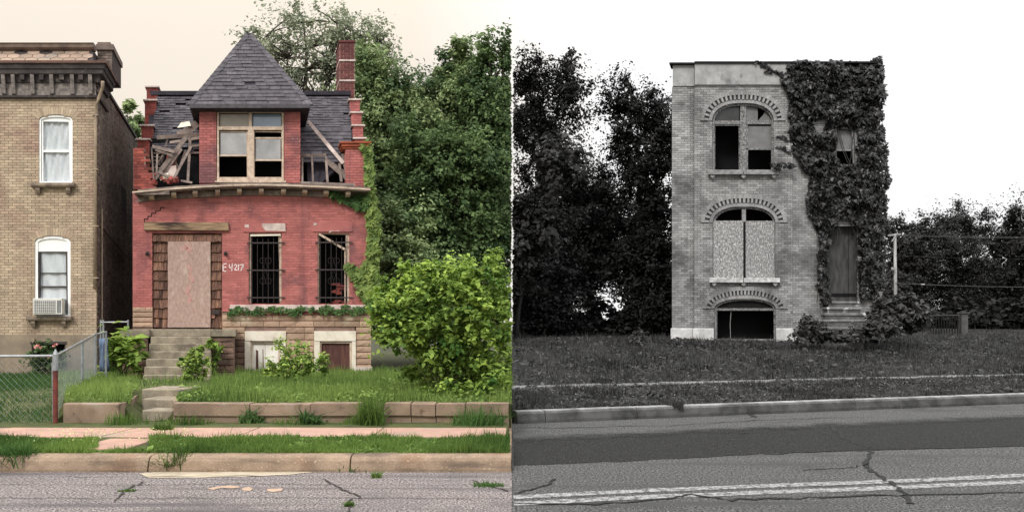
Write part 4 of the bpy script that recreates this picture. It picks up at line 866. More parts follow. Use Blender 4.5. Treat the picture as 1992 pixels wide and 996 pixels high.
MB().tube([P(196, 627, 19.3), P(250, 626, 19.3)], .018, 8).build('rail', m_galv, rl)
# ------------------------------------------------------------------ retaining walls and lower steps
rw = thing('retaining_wall', P(190, 825, 11.6), 'low tan concrete retaining wall rounding the corner left of the lower steps', 'retaining wall')
fpts = [P(122, 785, 11.55), P(232, 785, 11.55), P(243, 784, 11.7), P(252, 783, 12.0), P(262, 780, 12.9)]
cuts = [(0, 1), (1, 4)]
for a, c in cuts:
    mb = MB(); seg = fpts[a:c+1]; n = len(seg); vs_ = [(p.x, p.y, -.05) for p in seg]+[(p.x, p.y, .486) for p in seg]+[(p.x-.05, p.y+.2, -.05) for p in seg]+[(p.x-.05, p.y+.2, .486) for p in seg]
    fs = []
    for i in range(n-1): fs += [(i, i+1, n+i+1, n+i), (n+i, n+i+1, 3*n+i+1, 3*n+i), (2*n+i, 3*n+i, 3*n+i+1, 2*n+i+1)]
    fs += [(0, n, 3*n, 2*n), (n-1, 2*n-1+0, 4*n-1, 3*n-1)] if False else [(0, n, 3*n, 2*n), (n-1, 3*n-1, 4*n-1, 2*n-1)]
    mb.add(vs_, fs).build('wall_section', m_wallc, rw, bevel=.02)
rw2 = thing('retaining_wall', P(620, 825, 11.6), 'long cracked concrete retaining wall along the pavement in front of the red house', 'retaining wall')
XS = [(338, 486), (486, 604), (604, 700), (748, 800), (800, 848), (848, 905), (905, 990)]
for i, (a, c) in enumerate(XS):
    p, q = P(a, 783, 11.56), P(c, 783, 11.56); jz = random.uniform(-.012, .012)
    MB().jbox(p.x+.003, q.x-.003, 11.53+random.uniform(0, .02), 11.8, .30, .487+jz, .008, random.gauss(0, .05)).build('cap_block', m_wallc, rw2, bevel=.012)
    MB().jbox(p.x+.004, q.x-.004, 11.57+random.uniform(0, .02), 11.8, -.05, .298, .006, random.gauss(-.03, .05)).build('lower_block', m_wallc, rw2, bevel=.006)
p, q = P(338, 783, 11.56), P(338, 780, 13.0); MB().hexa([(p.x-.02, 11.6, -.05), (p.x+.2, 11.6, -.05), (p.x+.2, 11.6, .48), (p.x-.02, 11.6, .48), (q.x-.02, 13, -.05), (q.x+.2, 13, -.05), (q.x+.2, 13, .5), (q.x-.02, 13, .5)]).build('return_block', m_wallc, rw2, bevel=.02)
ls_ = thing('garden_steps', P(310, 808, 11.8), 'three low worn concrete steps between the retaining walls', 'steps')
for i, (x0, x1, yt, Y0) in enumerate(((277, 336, 798, 11.75), (278, 348, 776, 12.2), (275, 353, 757, 12.75))):
    p, q = P(x0, yt, Y0), P(x1, yt, Y0); MB().jbox(p.x, q.x, Y0, Y0+.75, .05, p.z, .012, random.gauss(0, .06)).build('step', m_conc, ls_, bevel=.02)
# ================================================================== GREY BRICK HOUSE UNDER IVY (right photograph)
m_gb = M('grey_brick', S(158), S(122), s=.9, c3=S(96), s3=.45, t3=.55, soft=.16, bump=.3, bs=110, c4=S(186), s4=5, t4=.66, c5=S(96), t5=.56)
m_gm = M('grey_mortar', S(92), S(70), s=2)
m_gst = M('grey_stucco', S(168), S(138), s=2.5, c3=S(112), s3=1.6, t3=.58, bump=.3, bs=40)
m_glime = M('pale_limestone', S(208), S(176), s=4, c3=S(120), s3=3, t3=.62, bump=.4)
m_gsill = M('grey_sill', S(150), S(112), s=6, bump=.3)
m_gwd = M('grey_peeling_wood', S(96), S(150), s=22, lo=.45, hi=.6, c3=S(64), s3=9, t3=.55, bump=.4, bs=60)
m_gosb = M('grey_chipboard', S(160), S(100), s=22, c3=S(196), s3=18, t3=.55, soft=.05, bump=.4, bs=40, c4=S(84), s4=16, t4=.62, st=(1.3, 1, .6))
m_gblk = M('grey_coping', S(30), S(22), s=5); m_gdoor = M('grey_door_board', S(84), S(60), s=4, st=(2, 1, .5), c3=S(56), s3=2, t3=.56, bump=.3)
m_gblind = M('grey_blind', S(122), S(104), s=3, bump=.1); m_gconc = M('grey_concrete', S(120), S(84), s=5, c3=S(190), s3=4, t3=.58, bump=.5, bs=50)
m_gshade = M('grey_recess_shade', S(72), S(56), s=5); m_gglass = M('grey_glass', S(70), S(56), s=2, rough=.15, metal=.4, spec=.5, bump=0)
g = House(28., .335); U, Z = g.u, g.z
gry = thing('brick_house', g.xf((U(1510), 3, Z(663))), 'three storey flat roofed grey brick house half covered in dark ivy', 'house')
o1 = opening(g, 1386, 1505, 203, 237, 334, 2.6); o2 = opening(g, 1387, 1508, 403, 434, 543, 2.6); o3 = opening(g, 1390, 1509, 581, 601, 661, 2.2)
dw_ = opening(g, 1608, 1667, 440, 440, 585); sw_ = opening(g, 1624, 1663, 249, 249, 321)
brick_wall(g, gry, U(1351), U(1542), Z(668), Z(168), [o1, o2, o3], m_gb, m_gm, v=-.1, focus=(U(1450), Z(375)), npart=300, bl=.225, bh=.083, amp=.15, name='bay_wall', back=.35)
brick_wall(g, gry, U(1307), U(1351), Z(640), Z(169), [], m_gb, m_gm, npart=120, focus=(U(1330), Z(420)), bl=.225, bh=.083, amp=.15, name='pilaster')
brick_wall(g, gry, U(1542), U(1712), Z(640), Z(130), [dw_, sw_], m_gb, m_gm, npart=200, focus=(U(1575), Z(560)), bl=.225, bh=.083, amp=.15, name='entrance_wall')
g.mb().quad((U(1308), 9, .8), (U(1711), 9, .8), (U(1711), 9, Z(130)), (U(1308), 9, Z(130))).quad((U(1308), .25, .8), (U(1308), 9, .8), (U(1308), 9, Z(130)), (U(1308), .25, Z(130))).quad((U(1711), .25, .8), (U(1711), 9, .8), (U(1711), 9, Z(130)), (U(1711), .25, Z(130))).quad((U(1308), .25, Z(130)), (U(1711), .25, Z(130)), (U(1711), 9, Z(130)), (U(1308), 9, Z(130))).build('rear_shell', m_gb, gry)
g.mb().quad((U(1308), 1.0, .8), (U(1711), 1.0, .8), (U(1711), 1.0, Z(140)), (U(1308), 1.0, Z(140))).build('interior_shade_wall', m_dark, gry)  # dark sheet standing in for the unlit rooms
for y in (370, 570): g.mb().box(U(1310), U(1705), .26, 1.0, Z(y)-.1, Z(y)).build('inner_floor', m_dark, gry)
par_ = g.mb().jbox(U(1309), U(1351)-.004, -.03, .3, Z(168.5), Z(128), .004).build('parapet_panel', m_gst, gry)
g.mb().jbox(U(1352), U(1545), -.14, .3, Z(167.5), Z(127), .004).build('parapet_panel', m_gst, gry)
g.mb().box(U(1303), U(1352)-.003, -.14, .4, Z(128)+.002, Z(124.5)).build('coping', m_gblk, gry); g.mb().box(U(1352), U(1716), -.2, .4, Z(127)+.002, Z(123.5)).build('coping', m_gblk, gry)
g.mb().box(U(1351), U(1543), -.13, .0, Z(170), Z(167.8)).build('string_course', m_gm, gry)
# limestone base
for x0, x1, v in ((1305, 1347, -.06), (1348, 1389, -.16), (1509.5, 1544, -.16), (1546, 1600, -.06)): g.mb().jbox(U(x0), U(x1), v, .25, Z(672), Z(638.5), .008).build('base_stone', m_glime, gry, bevel=.02)
def gwin(o, hood=True):
    f = g.mb().strip(arch_pts(o, 22), .07, -.04, .16).build('window', m_gwd, gry)
    voussoirs(g, f, arch_pts(o, 30, False, .005), .0, .115, -.125, -.02, m_gb, .96, amp=.06)
    if hood:
        voussoirs(g, f, arch_pts(o, 45, False, .13), .0, .16, -.15, -.07, m_gb, 1.0, alt=0, amp=.06); 
        g.mb().strip(arch_pts(o, 30, False, .13), -.16, -.106, -.07).build('hood_shade_band', m_gshade, f)  # darker band between the dentils, shade of a hollow put into its colour
        voussoirs(g, f, arch_pts(o, 40, False, .295), .0, .14, -.15, -.05, m_gb, .94, amp=.08)
    return f
def gpane(f, x0, x1, y0, y1, mat, v=.08, nm='pane'): return g.mb().box(U(x0), U(x1), v, v+.01, Z(y1), Z(y0)).build(nm, mat, f)
def archpiece(o, a, b_, y, v, mat, par, nm):
    n = 12; top = []
    for i in range(n+1):
        u = a+(b_-a)*i/n; c = (o['u0']+o['u1'])/2; hw = (o['u1']-o['u0'])/2-.06; t = min(1, abs(u-c)/hw); top.append((u, max(Z(y)+.01, o['zs']+(o['rise']-.06)*math.sqrt(max(0, 1-t**o['p'])))))
    return g.mb().prism([(a, Z(y)), (b_, Z(y))]+top[::-1], v, v+.01).build(nm, mat, par)
f = gwin(o1); pl_ = g.mb().box(U(1440), U(1452), -.02, .14, Z(334), Z(206)).build('mullion', m_gwd, f, bevel=.01); g.mb().box(U(1388), U(1440), .0, .12, Z(242), Z(235)).box(U(1452), U(1503), .0, .12, Z(242), Z(235)).build('transom', m_gwd, f)
archpiece(o1, U(1392), U(1440), 235, .07, m_gglass, f, 'pane'); archpiece(o1, U(1452), U(1474), 235, .07, m_gblind, f, 'pane')
g.mb().prism([(U(1474), Z(235)), (U(1500), Z(235)), (U(1499), Z(226)), (U(1488), Z(216)), (U(1484), Z(224)), (U(1480), Z(228))], .07, .08).build('broken_pane', m_gblind, f)
gpane(f, 1453, 1502, 245, 290, m_gblind, .06, 'blind'); g.mb().box(U(1452), U(1503), .03, .08, Z(291.5), Z(288.5)).box(U(1452), U(1455), .03, .08, Z(334), Z(242)).box(U(1500), U(1503), .03, .08, Z(334), Z(242)).build('sash', m_gwd, f); g.mb().box(U(1388), U(1391), .03, .08, Z(334), Z(242)).box(U(1437), U(1440), .03, .08, Z(334), Z(242)).box(U(1391), U(1437), .03, .08, Z(244.5), Z(242)).build('sash', m_gwd, f)
f = gwin(o2); g.mb().box(U(1443), U(1451), -.03, .14, Z(432), Z(405)).build('mullion', m_gsill, f, bevel=.01); g.mb().box(U(1447), U(1450), -.02, .1, Z(543), Z(432)).build('mullion', m_gblk, f)
for x0, x1 in ((1388, 1446), (1450.5, 1507)): g.mb().jbox(U(x0), U(x1), -.06, -.035, Z(542), Z(430), .006, random.gauss(0, .05)).build('chipboard_sheet', m_gosb, f)
f3 = gwin(o3); g.mb().box(U(1391), U(1508), .0, .1, Z(604), Z(599.5)).build('cross_rail', m_gwd, f3); g.mb().box(U(1391), U(1395), .02, .1, Z(661), Z(604)).box(U(1391), U(1508), -.03, .1, Z(664), Z(660)).build('frame', m_gwd, f3); archpiece(o3, U(1396), U(1503), 599.5, .05, m_gblk, f3, 'arch_board'); g.mb().tube([(U(1421), .1, Z(660)), (U(1420), .1, Z(630)), (U(1422), .1, Z(604))], .012, 5).build('hanging_wire', m_gsill, f3)
m_gsillw = M('flaked_white_sill', S(206), S(150), s=9)
for x0, x1, y0, mt_ in ((1378, 1515, 333.5, m_gsill), (1381, 1517, 541.5, m_gsillw)):
    xm = 1447; s_ = None
    for a, c in ((x0, xm-.6), (xm+.6, x1)): s_ = g.mb().jbox(U(a), U(c), -.28, .0, Z(y0+9), Z(y0), .008).build('window_sill', mt_, gry, bevel=.012)
    for x in (x0+9, xm, x1-9): g.mb().prism([(U(x-4), Z(y0+9)-.003), (U(x+4), Z(y0+9)-.003), (U(x+4), Z(y0+13)), (U(x), Z(y0+16)), (U(x-4), Z(y0+13))], -.24, -.1).build('sill_bracket', m_gsill, gry)
# entrance and small window
g.mb().box(U(1606), U(1652), .30, .34, Z(586), Z(440)).build('entrance_door', m_gdoor, gry, bevel=.01); g.mb().box(U(1652.5), U(1670), .29, .34, Z(586), Z(440)).build('entrance_side_board', m_gdoor, gry)
sf = g.mb().strip([(U(1624), Z(321)), (U(1624), Z(249)), (U(1663), Z(249)), (U(1663), Z(321))], .07, .0, .2).build('window', m_gwd, gry); gpane(sf, 1627, 1660, 253, 291, m_gblind, .1, 'blind'); g.mb().box(U(1627), U(1660), .08, .12, Z(293), Z(290)).build('sash', m_gsill, sf)
# steps up to the entrance
gs_ = thing('stone_steps', P(1650, 662, 26.2), 'crumbling stone steps overgrown with weeds below the ivy framed door', 'steps')
for i, (x0, x1, yt) in enumerate(((1609, 1672, 586), (1608, 1676, 597), (1604, 1684, 609), (1602, 1690, 622), (1602, 1688, 636), (1602, 1682, 649))):
    Y0 = 27.7-.3*i; p, q = P(x0, yt, Y0), P(x1, yt, Y0); MB().jbox(p.x, q.x, Y0-.04, Y0+.42 if i else 28.1, p.z-.085, p.z, .012, random.gauss(.1, .12)).build('step', m_gconc, gs_, bevel=.02); MB().jbox(p.x+.04, q.x-.04, Y0, Y0+.4 if i else 28.08, p.z-.3 if i < 5 else .8, p.z-.086, .006, random.gauss(-.3, .08)).build('riser', m_gconc, gs_)
# utility pole and wires
m_gpole = M('grey_pole', S(166), S(130), s=5, st=(3, 3, .3), bump=.2); m_gwire = M('grey_wire', S(86), S(76), s=5, bump=0); m_gwire2 = M('dark_wire', S(60), S(50), s=5, bump=0)
pp = P(1742, 590, 46.); pt_ = P(1741, 455, 46.)
up_ = thing('utility_pole', (pp.x, pp.y, 1.3), 'pale wooden utility pole with a short crossarm beside the ivy house', 'utility pole')
MB().tube([(pp.x+.05, 46, 1.0), (pp.x, 46, 4), (pt_.x, 46, pt_.z)], [.095, .088, .075], 12).build('shaft', m_gpole, up_, smooth=True)
a, c = P(1728, 458, 46), P(1752, 456, 46); MB().bar(a, c, .1, .12).build('crossarm', m_gpole, up_); MB().bar(P(1735, 470, 45.9), P(1742, 459, 45.9), .06, .06).build('brace', m_gpole, up_); MB().tube([P(1738, 525, 45.8), P(1738, 520, 45.8)], .12, 8).build('insulator', m_gpole, up_)
for y0, y1, r_, lab, mt_ in ((456.5, 457, .011, 'upper of the two close bright wires running right from the pole top', m_gwire), (458.5, 459.5, .011, 'lower of the two close bright wires running right from the pole top', m_gwire), (467, 469, .008, 'faint wire just under the pole top pair', m_gwire2), (497, 501, .008, 'thin wire crossing the trees at mid height right of the pole', m_gwire2), (551, 556, .016, 'low bright cable with a small splice running right from the pole', m_gwire)):
    pts = [P(1742, y0, 45.9).lerp(P(2150, y1+1, 44.), t/16)-Vector((0, 0, .12*math.sin(t/16*math.pi))) for t in range(17)]
    o = MB().tube(pts, r_, 5).build('overhead_wire', mt_); tag(o, lab, 'wire', 'overhead wires')
    if r_ > .015: MB().tube([pts[2], pts[2].lerp(pts[3], .3)], .05, 6).build('splice', m_gpole, o)
# low fence with pillar at the lot edge
wf = thing('low_fence', P(1840, 632, 38), 'low dark fence ending in a pale pillar at the edge of the grey lawn', 'fence')
p = P(1874, 634, 38); z0_ = zr(p.x, p.y); MB().jbox(p.x-.15, p.x+.15, 37.85, 38.15, z0_-.3, P(0, 610, 38).z, .01).build('pillar', m_gm, wf, bevel=.02); MB().box(p.x-.2, p.x+.2, 37.8, 38.2, P(0, 610, 38).z+.002, P(0, 607, 38).z).build('pillar_cap', m_gm, wf)
a, c = P(1795, 614, 38), P(1868, 613, 38); MB().tube([a, c], .02, 6).build('top_rail', m_gm, wf)
for i in range(15): q = a.lerp(c, i/14); MB().box(q.x-.02, q.x+.02, 37.98, 38.02, z0_-.2, q.z).build('picket', m_gblk, wf)
# ================================================================== VEGETATION
m_bark = M('bark', S(92, 84, 76), S(64, 58, 54), s=6, st=(1, 1, .3)); m_gbark = M('grey_bark', S(44), S(30), s=6, st=(1, 1, .3)); m_stem = M('green_stem', S(96, 106, 62), S(78, 84, 52), s=6)
m_gstem = M('grey_stem', S(70), S(56), s=6)
l_dark = ML('leaf_dark', S(40, 62, 38), S(116, 138, 88)); l_mid = ML('leaf_mid', S(66, 90, 58), S(152, 168, 116)); l_pale = ML('leaf_pale', S(108, 118, 98), S(168, 174, 146))
l_bright = ML('leaf_bright', S(70, 104, 48), S(170, 190, 96)); l_bush = ML('leaf_bush', S(64, 98, 44), S(172, 196, 96), .4); l_ivy = ML('leaf_ivy', S(66, 92, 50), S(150, 168, 92)); l_ivyd = ML('leaf_ivy_dark', S(44, 72, 42), S(96, 124, 70))
l_g = ML('grey_leaf', S(18), S(56), trans=.2); l_g2 = ML('grey_leaf_soft', S(26), S(68), trans=.2); l_gi = ML('grey_ivy_leaf', S(11), S(36), trans=.12, rough=.4, spec=.4); l_gb = ML('grey_bush_leaf', S(36), S(96), trans=.2)
g_l = ML('grass_blade', S(44, 74, 34), S(120, 146, 72), .35); g_lawn = ML('lawn_blade', S(56, 86, 40), S(140, 162, 86), .35); g_d = ML('dark_grass_blade', S(40, 70, 34), S(84, 116, 60), .35); g_g = ML('grey_grass', S(10), S(94), .3)  # g_d: darker green blades for the yard and some tufts
def B(*a): return [blob(*q) for q in a]
tree('sparse_tree', 'sparse pale tree with visible limbs rising behind the red house roof', P(610, 655, 36), B((520, 85, 36, 45, 45), (590, 60, 36, 60, 45), (655, 60, 36, 55, 40), (700, 110, 36, 60, 60), (560, 130, 36, 55, 45), (640, 140, 36, 60, 50), (735, 90, 36, 35, 45)), 176, 9875, 0.118, l_pale, m_bark, .30, 'trees behind the red house', -1, cr=0.55, hollow=.2, twigs=60, fork=.55, var=.5)
tree('tall_tree', 'tall tree with a narrow spired crown above the dark trees', P(880, 650, 33), B((888, 112, 33, 14, 40), (880, 165, 33, 42, 45), (850, 200, 33, 35, 40), (815, 240, 33, 55, 45), (905, 230, 33, 60, 60), (870, 310, 33, 80, 60)), 190, 39204, 0.118, l_mid, m_bark, .28, 'trees right of the red house', -1, cr=0.57, var=.5)
tree('tall_tree', 'tall tree at the right end of the green row, crown touching the photo edge', P(968, 650, 31), B((950, 95, 31, 13, 38), (978, 130, 31, 16, 50), (945, 190, 31, 45, 50), (968, 260, 31, 45, 70), (950, 330, 31, 45, 50), (970, 430, 31, 45, 90)), 169, 39204, 0.118, l_dark, m_bark, .26, 'trees right of the red house', -1, cr=0.57, var=.5)
tree('broad_tree', 'broad dark green tree with layered boughs right of the red house', P(862, 660, 27), B((845, 300, 27, 70, 40), (920, 330, 27, 62, 40), (795, 385, 27, 62, 42), (880, 400, 27, 80, 45), (830, 460, 27, 80, 45), (925, 470, 27, 55, 45)), 210, 59400, 0.106, l_dark, m_bark, .26, 'trees right of the red house', -1, cr=0.57, twigs=30, hollow=.3, var=.5)
tree('leafy_tree', 'soft grey green tree standing just behind the chimney side of the red house', P(765, 655, 31), B((755, 190, 31, 55, 55), (735, 260, 31, 55, 70), (775, 230, 31, 55, 60), (745, 360, 31, 60, 70), (700, 150, 31, 30, 40)), 176, 40392, 0.110, l_mid, m_bark, .24, 'trees right of the red house', -1, cr=0.61, hollow=.3, var=.5)
tree('leafy_tree', 'dense low tree filling the gap between the ivy edge and the big bush', P(775, 670, 25), B((765, 470, 25, 55, 55), (745, 550, 25, 50, 60), (740, 640, 25, 45, 60), (800, 560, 25, 60, 55)), 149, 42768, 0.095, l_mid, m_bark, .16, 'trees right of the red house', -1, cr=0.49, var=.5)
tree('leafy_tree', 'shadowy tree directly behind the big bright bush', P(900, 670, 26), B((860, 560, 26, 65, 60), (930, 560, 26, 60, 60), (955, 640, 26, 45, 70), (870, 640, 26, 80, 70)), 145, 52272, 0.095, l_dark, m_bark, .18, 'trees right of the red house', -1, cr=0.49, var=.5)
tree('narrow_tree', 'bit of tree seen in the slot between the tan and red houses', P(252, 640, 40), B((247, 235, 40, 14, 30), (258, 285, 40, 16, 35), (252, 340, 40, 14, 40)), 23, 7128, 0.173, l_mid, m_bark, .16, None, -1, var=.5)
# big bush and smaller plants of the left lot
bush('big_bush', 'big bright green leafy bush behind the right end of the retaining wall', (P(860, 800, 13.2).x, 13.2, .45), B((872, 625, 13.1, 95, 85, 60), (945, 630, 13.1, 60, 95, 55), (795, 615, 13.0, 60, 62, 50), (838, 558, 13.1, 66, 34, 45), (920, 548, 13.1, 56, 36, 45), (762, 592, 13.2, 34, 40, 35), (890, 730, 13.7, 80, 46, 40), (968, 720, 13.7, 46, 60, 45), (846, 690, 13.6, 52, 56, 40), (742, 606, 13.1, 22, 22, 25), (905, 772, 12.7, 80, 30, 30), (970, 770, 12.5, 40, 36, 30), (800, 528, 13.2, 14, 12, 14), (860, 520, 13.2, 14, 14, 14), (905, 512, 13.2, 12, 12, 12), (955, 512, 13.2, 16, 14, 14), (735, 580, 13.2, 12, 12, 12)), 900, 27000, .07, l_bush, m_stem, side=-1, cr=.13, hollow=.75, stems=24, up=.7, var=.45)
bush('broad_leaf_plant', 'broad leaved green plant against the left side of the stoop', (P(240, 722, 19).x, 18.8, .42), B((238, 668, 18.8, 26, 14), (262, 672, 18.8, 22, 12), (225, 690, 18.8, 22, 18), (250, 700, 18.8, 26, 16)), 60, 420, .17, l_bush, m_stem, cr=.16, cat='plant', up=1.)
bush('sapling', 'bushy sapling growing in front of the right half of the front steps', (P(377, 745, 17.3).x, 17.3, .42), B((385, 683, 17.3, 13, 10), (370, 705, 17.3, 18, 14), (392, 706, 17.3, 14, 14), (377, 728, 17.3, 22, 16), (360, 700, 17.3, 8, 8)), 80, 2400, .055, l_bright, m_stem, cr=.07, hollow=.3, cat='sapling')
bush('climbing_weed', 'thin weed climbing between the front steps and the stone pier', (P(415, 725, 19.3).x, 19.3, .42), B((413, 665, 19.3, 6, 18), (420, 685, 19.3, 10, 12), (414, 708, 19.3, 8, 16)), 26, 420, .08, l_bush, m_stem, cr=.07, cat='weed')
bush('tall_weed', 'spray of tall weeds in front of the two basement windows', (P(560, 740, 16.5).x, 16.5, .42), B((575, 715, 16.5, 34, 22), (550, 680, 16.5, 9, 20), (587, 690, 16.5, 12, 20), (610, 715, 16.5, 24, 12), (540, 720, 16.5, 24, 18), (625, 700, 16.5, 14, 8)), 130, 2600, .06, l_bright, m_stem, cr=.10, hollow=.2, cat='weed')
t = bush('rose_bush', 'rose bush with a few pink flowers at the basement window of the tan house', (P(90, 725, 19.6).x, 19.9, .42), B((78, 690, 19.9, 16, 28), (108, 700, 19.9, 18, 22), (90, 712, 19.9, 30, 14)), 70, 1300, .07, l_dark, m_stem, cr=.09)
m_rose = M('rose_petal', S(206, 120, 120), S(226, 170, 160), s=8)
for x, y in ((73, 672), (78, 675), (69, 676), (107, 671), (94, 692), (112, 690)):
    c = P(x, y, 19.7); V = leafquads(np.array([c]*7)+RNG.normal(size=(7, 3))*.02, RNG.normal(size=(7, 3))+np.array([0, -1, .5]), .07, .06); np_obj('flower', V, 4, np.zeros(7), m_rose, t)
# ivy
def inpoly(x, y, poly):
    r = np.zeros(len(x), bool); n = len(poly)
    for i in range(n):
        (x0, y0), (x1, y1) = poly[i], poly[(i+1) % n]; c = ((y0 > y) != (y1 > y)); r ^= c & (x < (x1-x0)*(y-y0)/((y1-y0) or 1e-9)+x0)
    return r
def ivy(name, label, hs, poly, holes, n, size, mat, stem_mat, thick=.15, vb=0., wob_=3., stems=6, fold=.25):
    xs = [p[0] for p in poly]; ys_ = [p[1] for p in poly]; x = RNG.uniform(min(xs)-4, max(xs)+4, n*3); y = RNG.uniform(min(ys_)-4, max(ys_)+4, n*3)
    dx = np.array([noise.noise(Vector((a*.06, b_*.06, 3))) for a, b_ in zip(x, y)])*wob_*2; dy = np.array([noise.noise(Vector((a*.06, b_*.06, 9))) for a, b_ in zip(x, y)])*wob_*2
    k = inpoly(x+dx, y+dy, poly)
    for hh in holes: k &= ~inpoly(x+dx, y+dy, hh)
    x, y, dx = x[k][:n], y[k][:n], dx[k][:n]; n = len(x)
    bul = np.clip(.5+np.array([noise.noise(Vector((a*.03, b_*.03, 1)))+.5*noise.noise(Vector((a*.09, b_*.09, 5))) for a, b_ in zip(x, y)])*.8, .1, 1.2)
    v = vb-thick*bul*(.25+.75*RNG.random(n))-.02; Y = hs.D+v; c = np.stack([(x-HX)*hs.D/F, Y, CZ-(y-HY)*hs.D/F], 1)
    nrm = RNG.normal(size=(n, 3))*.38+np.array([0, -1, .55]); nrm /= np.linalg.norm(nrm, axis=1, keepdims=True)
    dn = np.array([0, 0, -1.])+RNG.normal(size=(n, 3))*.35; dn -= nrm*(dn*nrm).sum(1, keepdims=True); dn /= np.linalg.norm(dn, axis=1, keepdims=True); sd_ = np.cross(nrm, dn)
    s_ = (size*np.exp(RNG.normal(size=n)*.22))[:, None]; V = np.empty((n, 6, 3))
    for i, (a, b_, f_) in enumerate(((0, -.35, 0), (.5, -.2, fold), (.27, .08, fold*.5), (0, .65, 0), (-.27, .08, fold*.5), (-.5, -.2, fold))): V[:, i] = c+sd_*a*s_+dn*b_*s_+nrm*f_*s_*.4
    t = thing(name, (c[:, 0].mean(), hs.D+vb-.05, c[:, 2].min()), label, 'ivy'); np_obj('leaves', V, 6, np.clip(RNG.normal(size=n)*.35+(bul-.5)*.6, -1, 1), mat, t)
    st_ = MB(); cx = sorted(range(n), key=lambda i: c[i, 2])
    for i in range(stems):
        a = Vector(c[cx[random.randrange(max(1, n//12))]]); b_ = Vector(c[cx[-1-random.randrange(max(1, n//3))]]); a.y = b_.y = hs.D+vb-.015
        pts = [a.lerp(b_, q/10)+Vector((random.gauss(0, .05), 0, 0)) for q in range(11)]; st_.tube(pts, .012, 5)
    st_.build('stem', stem_mat, t); return t
ivy('climbing_ivy', 'pale green ivy climbing the right corner of the red house', h, [(704, 280), (716, 268), (722, 300), (728, 360), (738, 420), (740, 500), (736, 580), (716, 596), (706, 580), (722, 540), (716, 470), (716, 400), (712, 340)], [], 1500, .125, l_ivy, m_stem, .18, -.02, 3)
ivy('climbing_ivy', 'ivy branch spreading over the red wall beside the right barred window', h, [(672, 520), (684, 512), (700, 524), (716, 500), (724, 520), (716, 590), (706, 588), (696, 566), (684, 540)], [], 190, .14, l_ivy, m_stem, .12, -.02, 2, 3)
ivy('climbing_ivy', 'dark ivy tuft under the right end of the sagging cornice', h, [(640, 372), (664, 380), (700, 380), (722, 384), (722, 412), (704, 412), (684, 402), (664, 392), (650, 386)], [], 330, .14, l_ivyd, m_stem, .2, -.02, 2, 3)
poly = [(444, 602), (470, 598), (500, 601), (540, 597), (600, 599), (640, 595), (680, 598), (715, 598), (714, 608), (680, 610), (640, 607), (600, 609), (572, 617), (560, 608), (530, 607), (500, 612), (470, 608), (446, 622), (443, 612)]
ivy('climbing_ivy', 'fringe of ivy hanging along the cream sill band of the red house', h, poly, [], 430, .085, l_ivyd, m_stem, .06, -.09, 4, 2)
gp_ = [(1530, 126), (1600, 127), (1680, 124), (1690, 116), (1714, 116), (1719, 150), (1714, 240), (1724, 300), (1723, 400), (1719, 500), (1716, 560), (1694, 588), (1684, 575), (1672, 585), (1666, 540), (1668, 450), (1655, 428), (1628, 426), (1612, 446), (1606, 500), (1612, 560), (1604, 600), (1594, 592), (1586, 520), (1596, 462), (1575, 425), (1566, 395), (1572, 350), (1552, 318), (1536, 282), (1532, 240), (1530, 190), (1516, 160), (1524, 140)]
ivy('climbing_ivy', 'thick dark ivy covering the right half of the grey brick house', g, gp_, [[(1622, 252), (1664, 248), (1664, 324), (1634, 324), (1622, 304)], [(1558, 250), (1568, 246), (1570, 262), (1558, 266)], [(1580, 240), (1606, 232), (1606, 262), (1594, 264), (1580, 256)]], 16000, .125, l_gi, m_gstem, .42, 0, 4, 10)
ivy('climbing_ivy', 'thin ivy strand creeping along the pale parapet of the grey house', g, [(1450, 124), (1480, 126), (1500, 138), (1530, 148), (1530, 160), (1500, 148), (1476, 142), (1490, 138), (1468, 130)], [], 110, .13, l_gi, m_gstem, .06, -.15, 2, 3)
ivy('climbing_ivy', 'small ivy spray over the right end of the upper window sill', g, [(1490, 326), (1510, 320), (1534, 324), (1540, 332), (1520, 332), (1500, 334)], [], 90, .13, l_gi, m_gstem, .12, -.3, 2, 2)
for q, lab in (([(1504, 266), (1520, 266), (1540, 276), (1536, 280), (1518, 272), (1504, 270)], 'upper bare ivy tendril reaching for the top window of the grey house'), ([(1500, 288), (1520, 286), (1540, 298), (1536, 304), (1516, 292)], 'lower ivy tendril reaching for the top window of the grey house')): ivy('climbing_ivy', lab, g, q, [], 36, .1, l_gi, m_gstem, .05, -.1, 1, 3)
# grey trees
G1, G2 = 'dark trees left of the grey house', 'far dark trees right of the grey house'
tree('dark_tree', 'tall dark grey tree nearest the middle of the picture', P(1060, 662, 34), B((1030, 145, 34, 20, 45), (1095, 135, 34, 15, 45), (1020, 200, 34, 30, 60), (1075, 205, 34, 48, 60), (1115, 190, 34, 22, 40), (1050, 300, 34, 70, 70), (1080, 400, 34, 80, 60)), 176, 30690, 0.103, l_g, m_gbark, .28, G1, 1, cr=0.61, hollow=.3, var=.5)
tree('dark_tree', 'dark grey tree with a pointed crown close beside the grey house', P(1262, 662, 35), B((1222, 170, 35, 14, 34), (1230, 215, 35, 38, 45), (1275, 225, 35, 30, 50), (1195, 240, 35, 28, 50), (1255, 290, 35, 58, 55), (1300, 290, 35, 30, 50), (1240, 375, 35, 80, 55), (1290, 450, 35, 45, 70)), 176, 30690, 0.103, l_g, m_gbark, .28, G1, 1, cr=0.61, hollow=.3, var=.5)
tree('dark_tree', 'dark tree whose boughs fill the space between the two tall dark trees', P(1150, 662, 36), B((1150, 400, 36, 60, 60), (1200, 460, 36, 70, 60), (1110, 490, 36, 60, 60), (1180, 540, 36, 80, 40)), 178, 52800, 0.110, l_g, m_gbark, .25, G1, 1, cr=0.68, hollow=.25, var=.5)
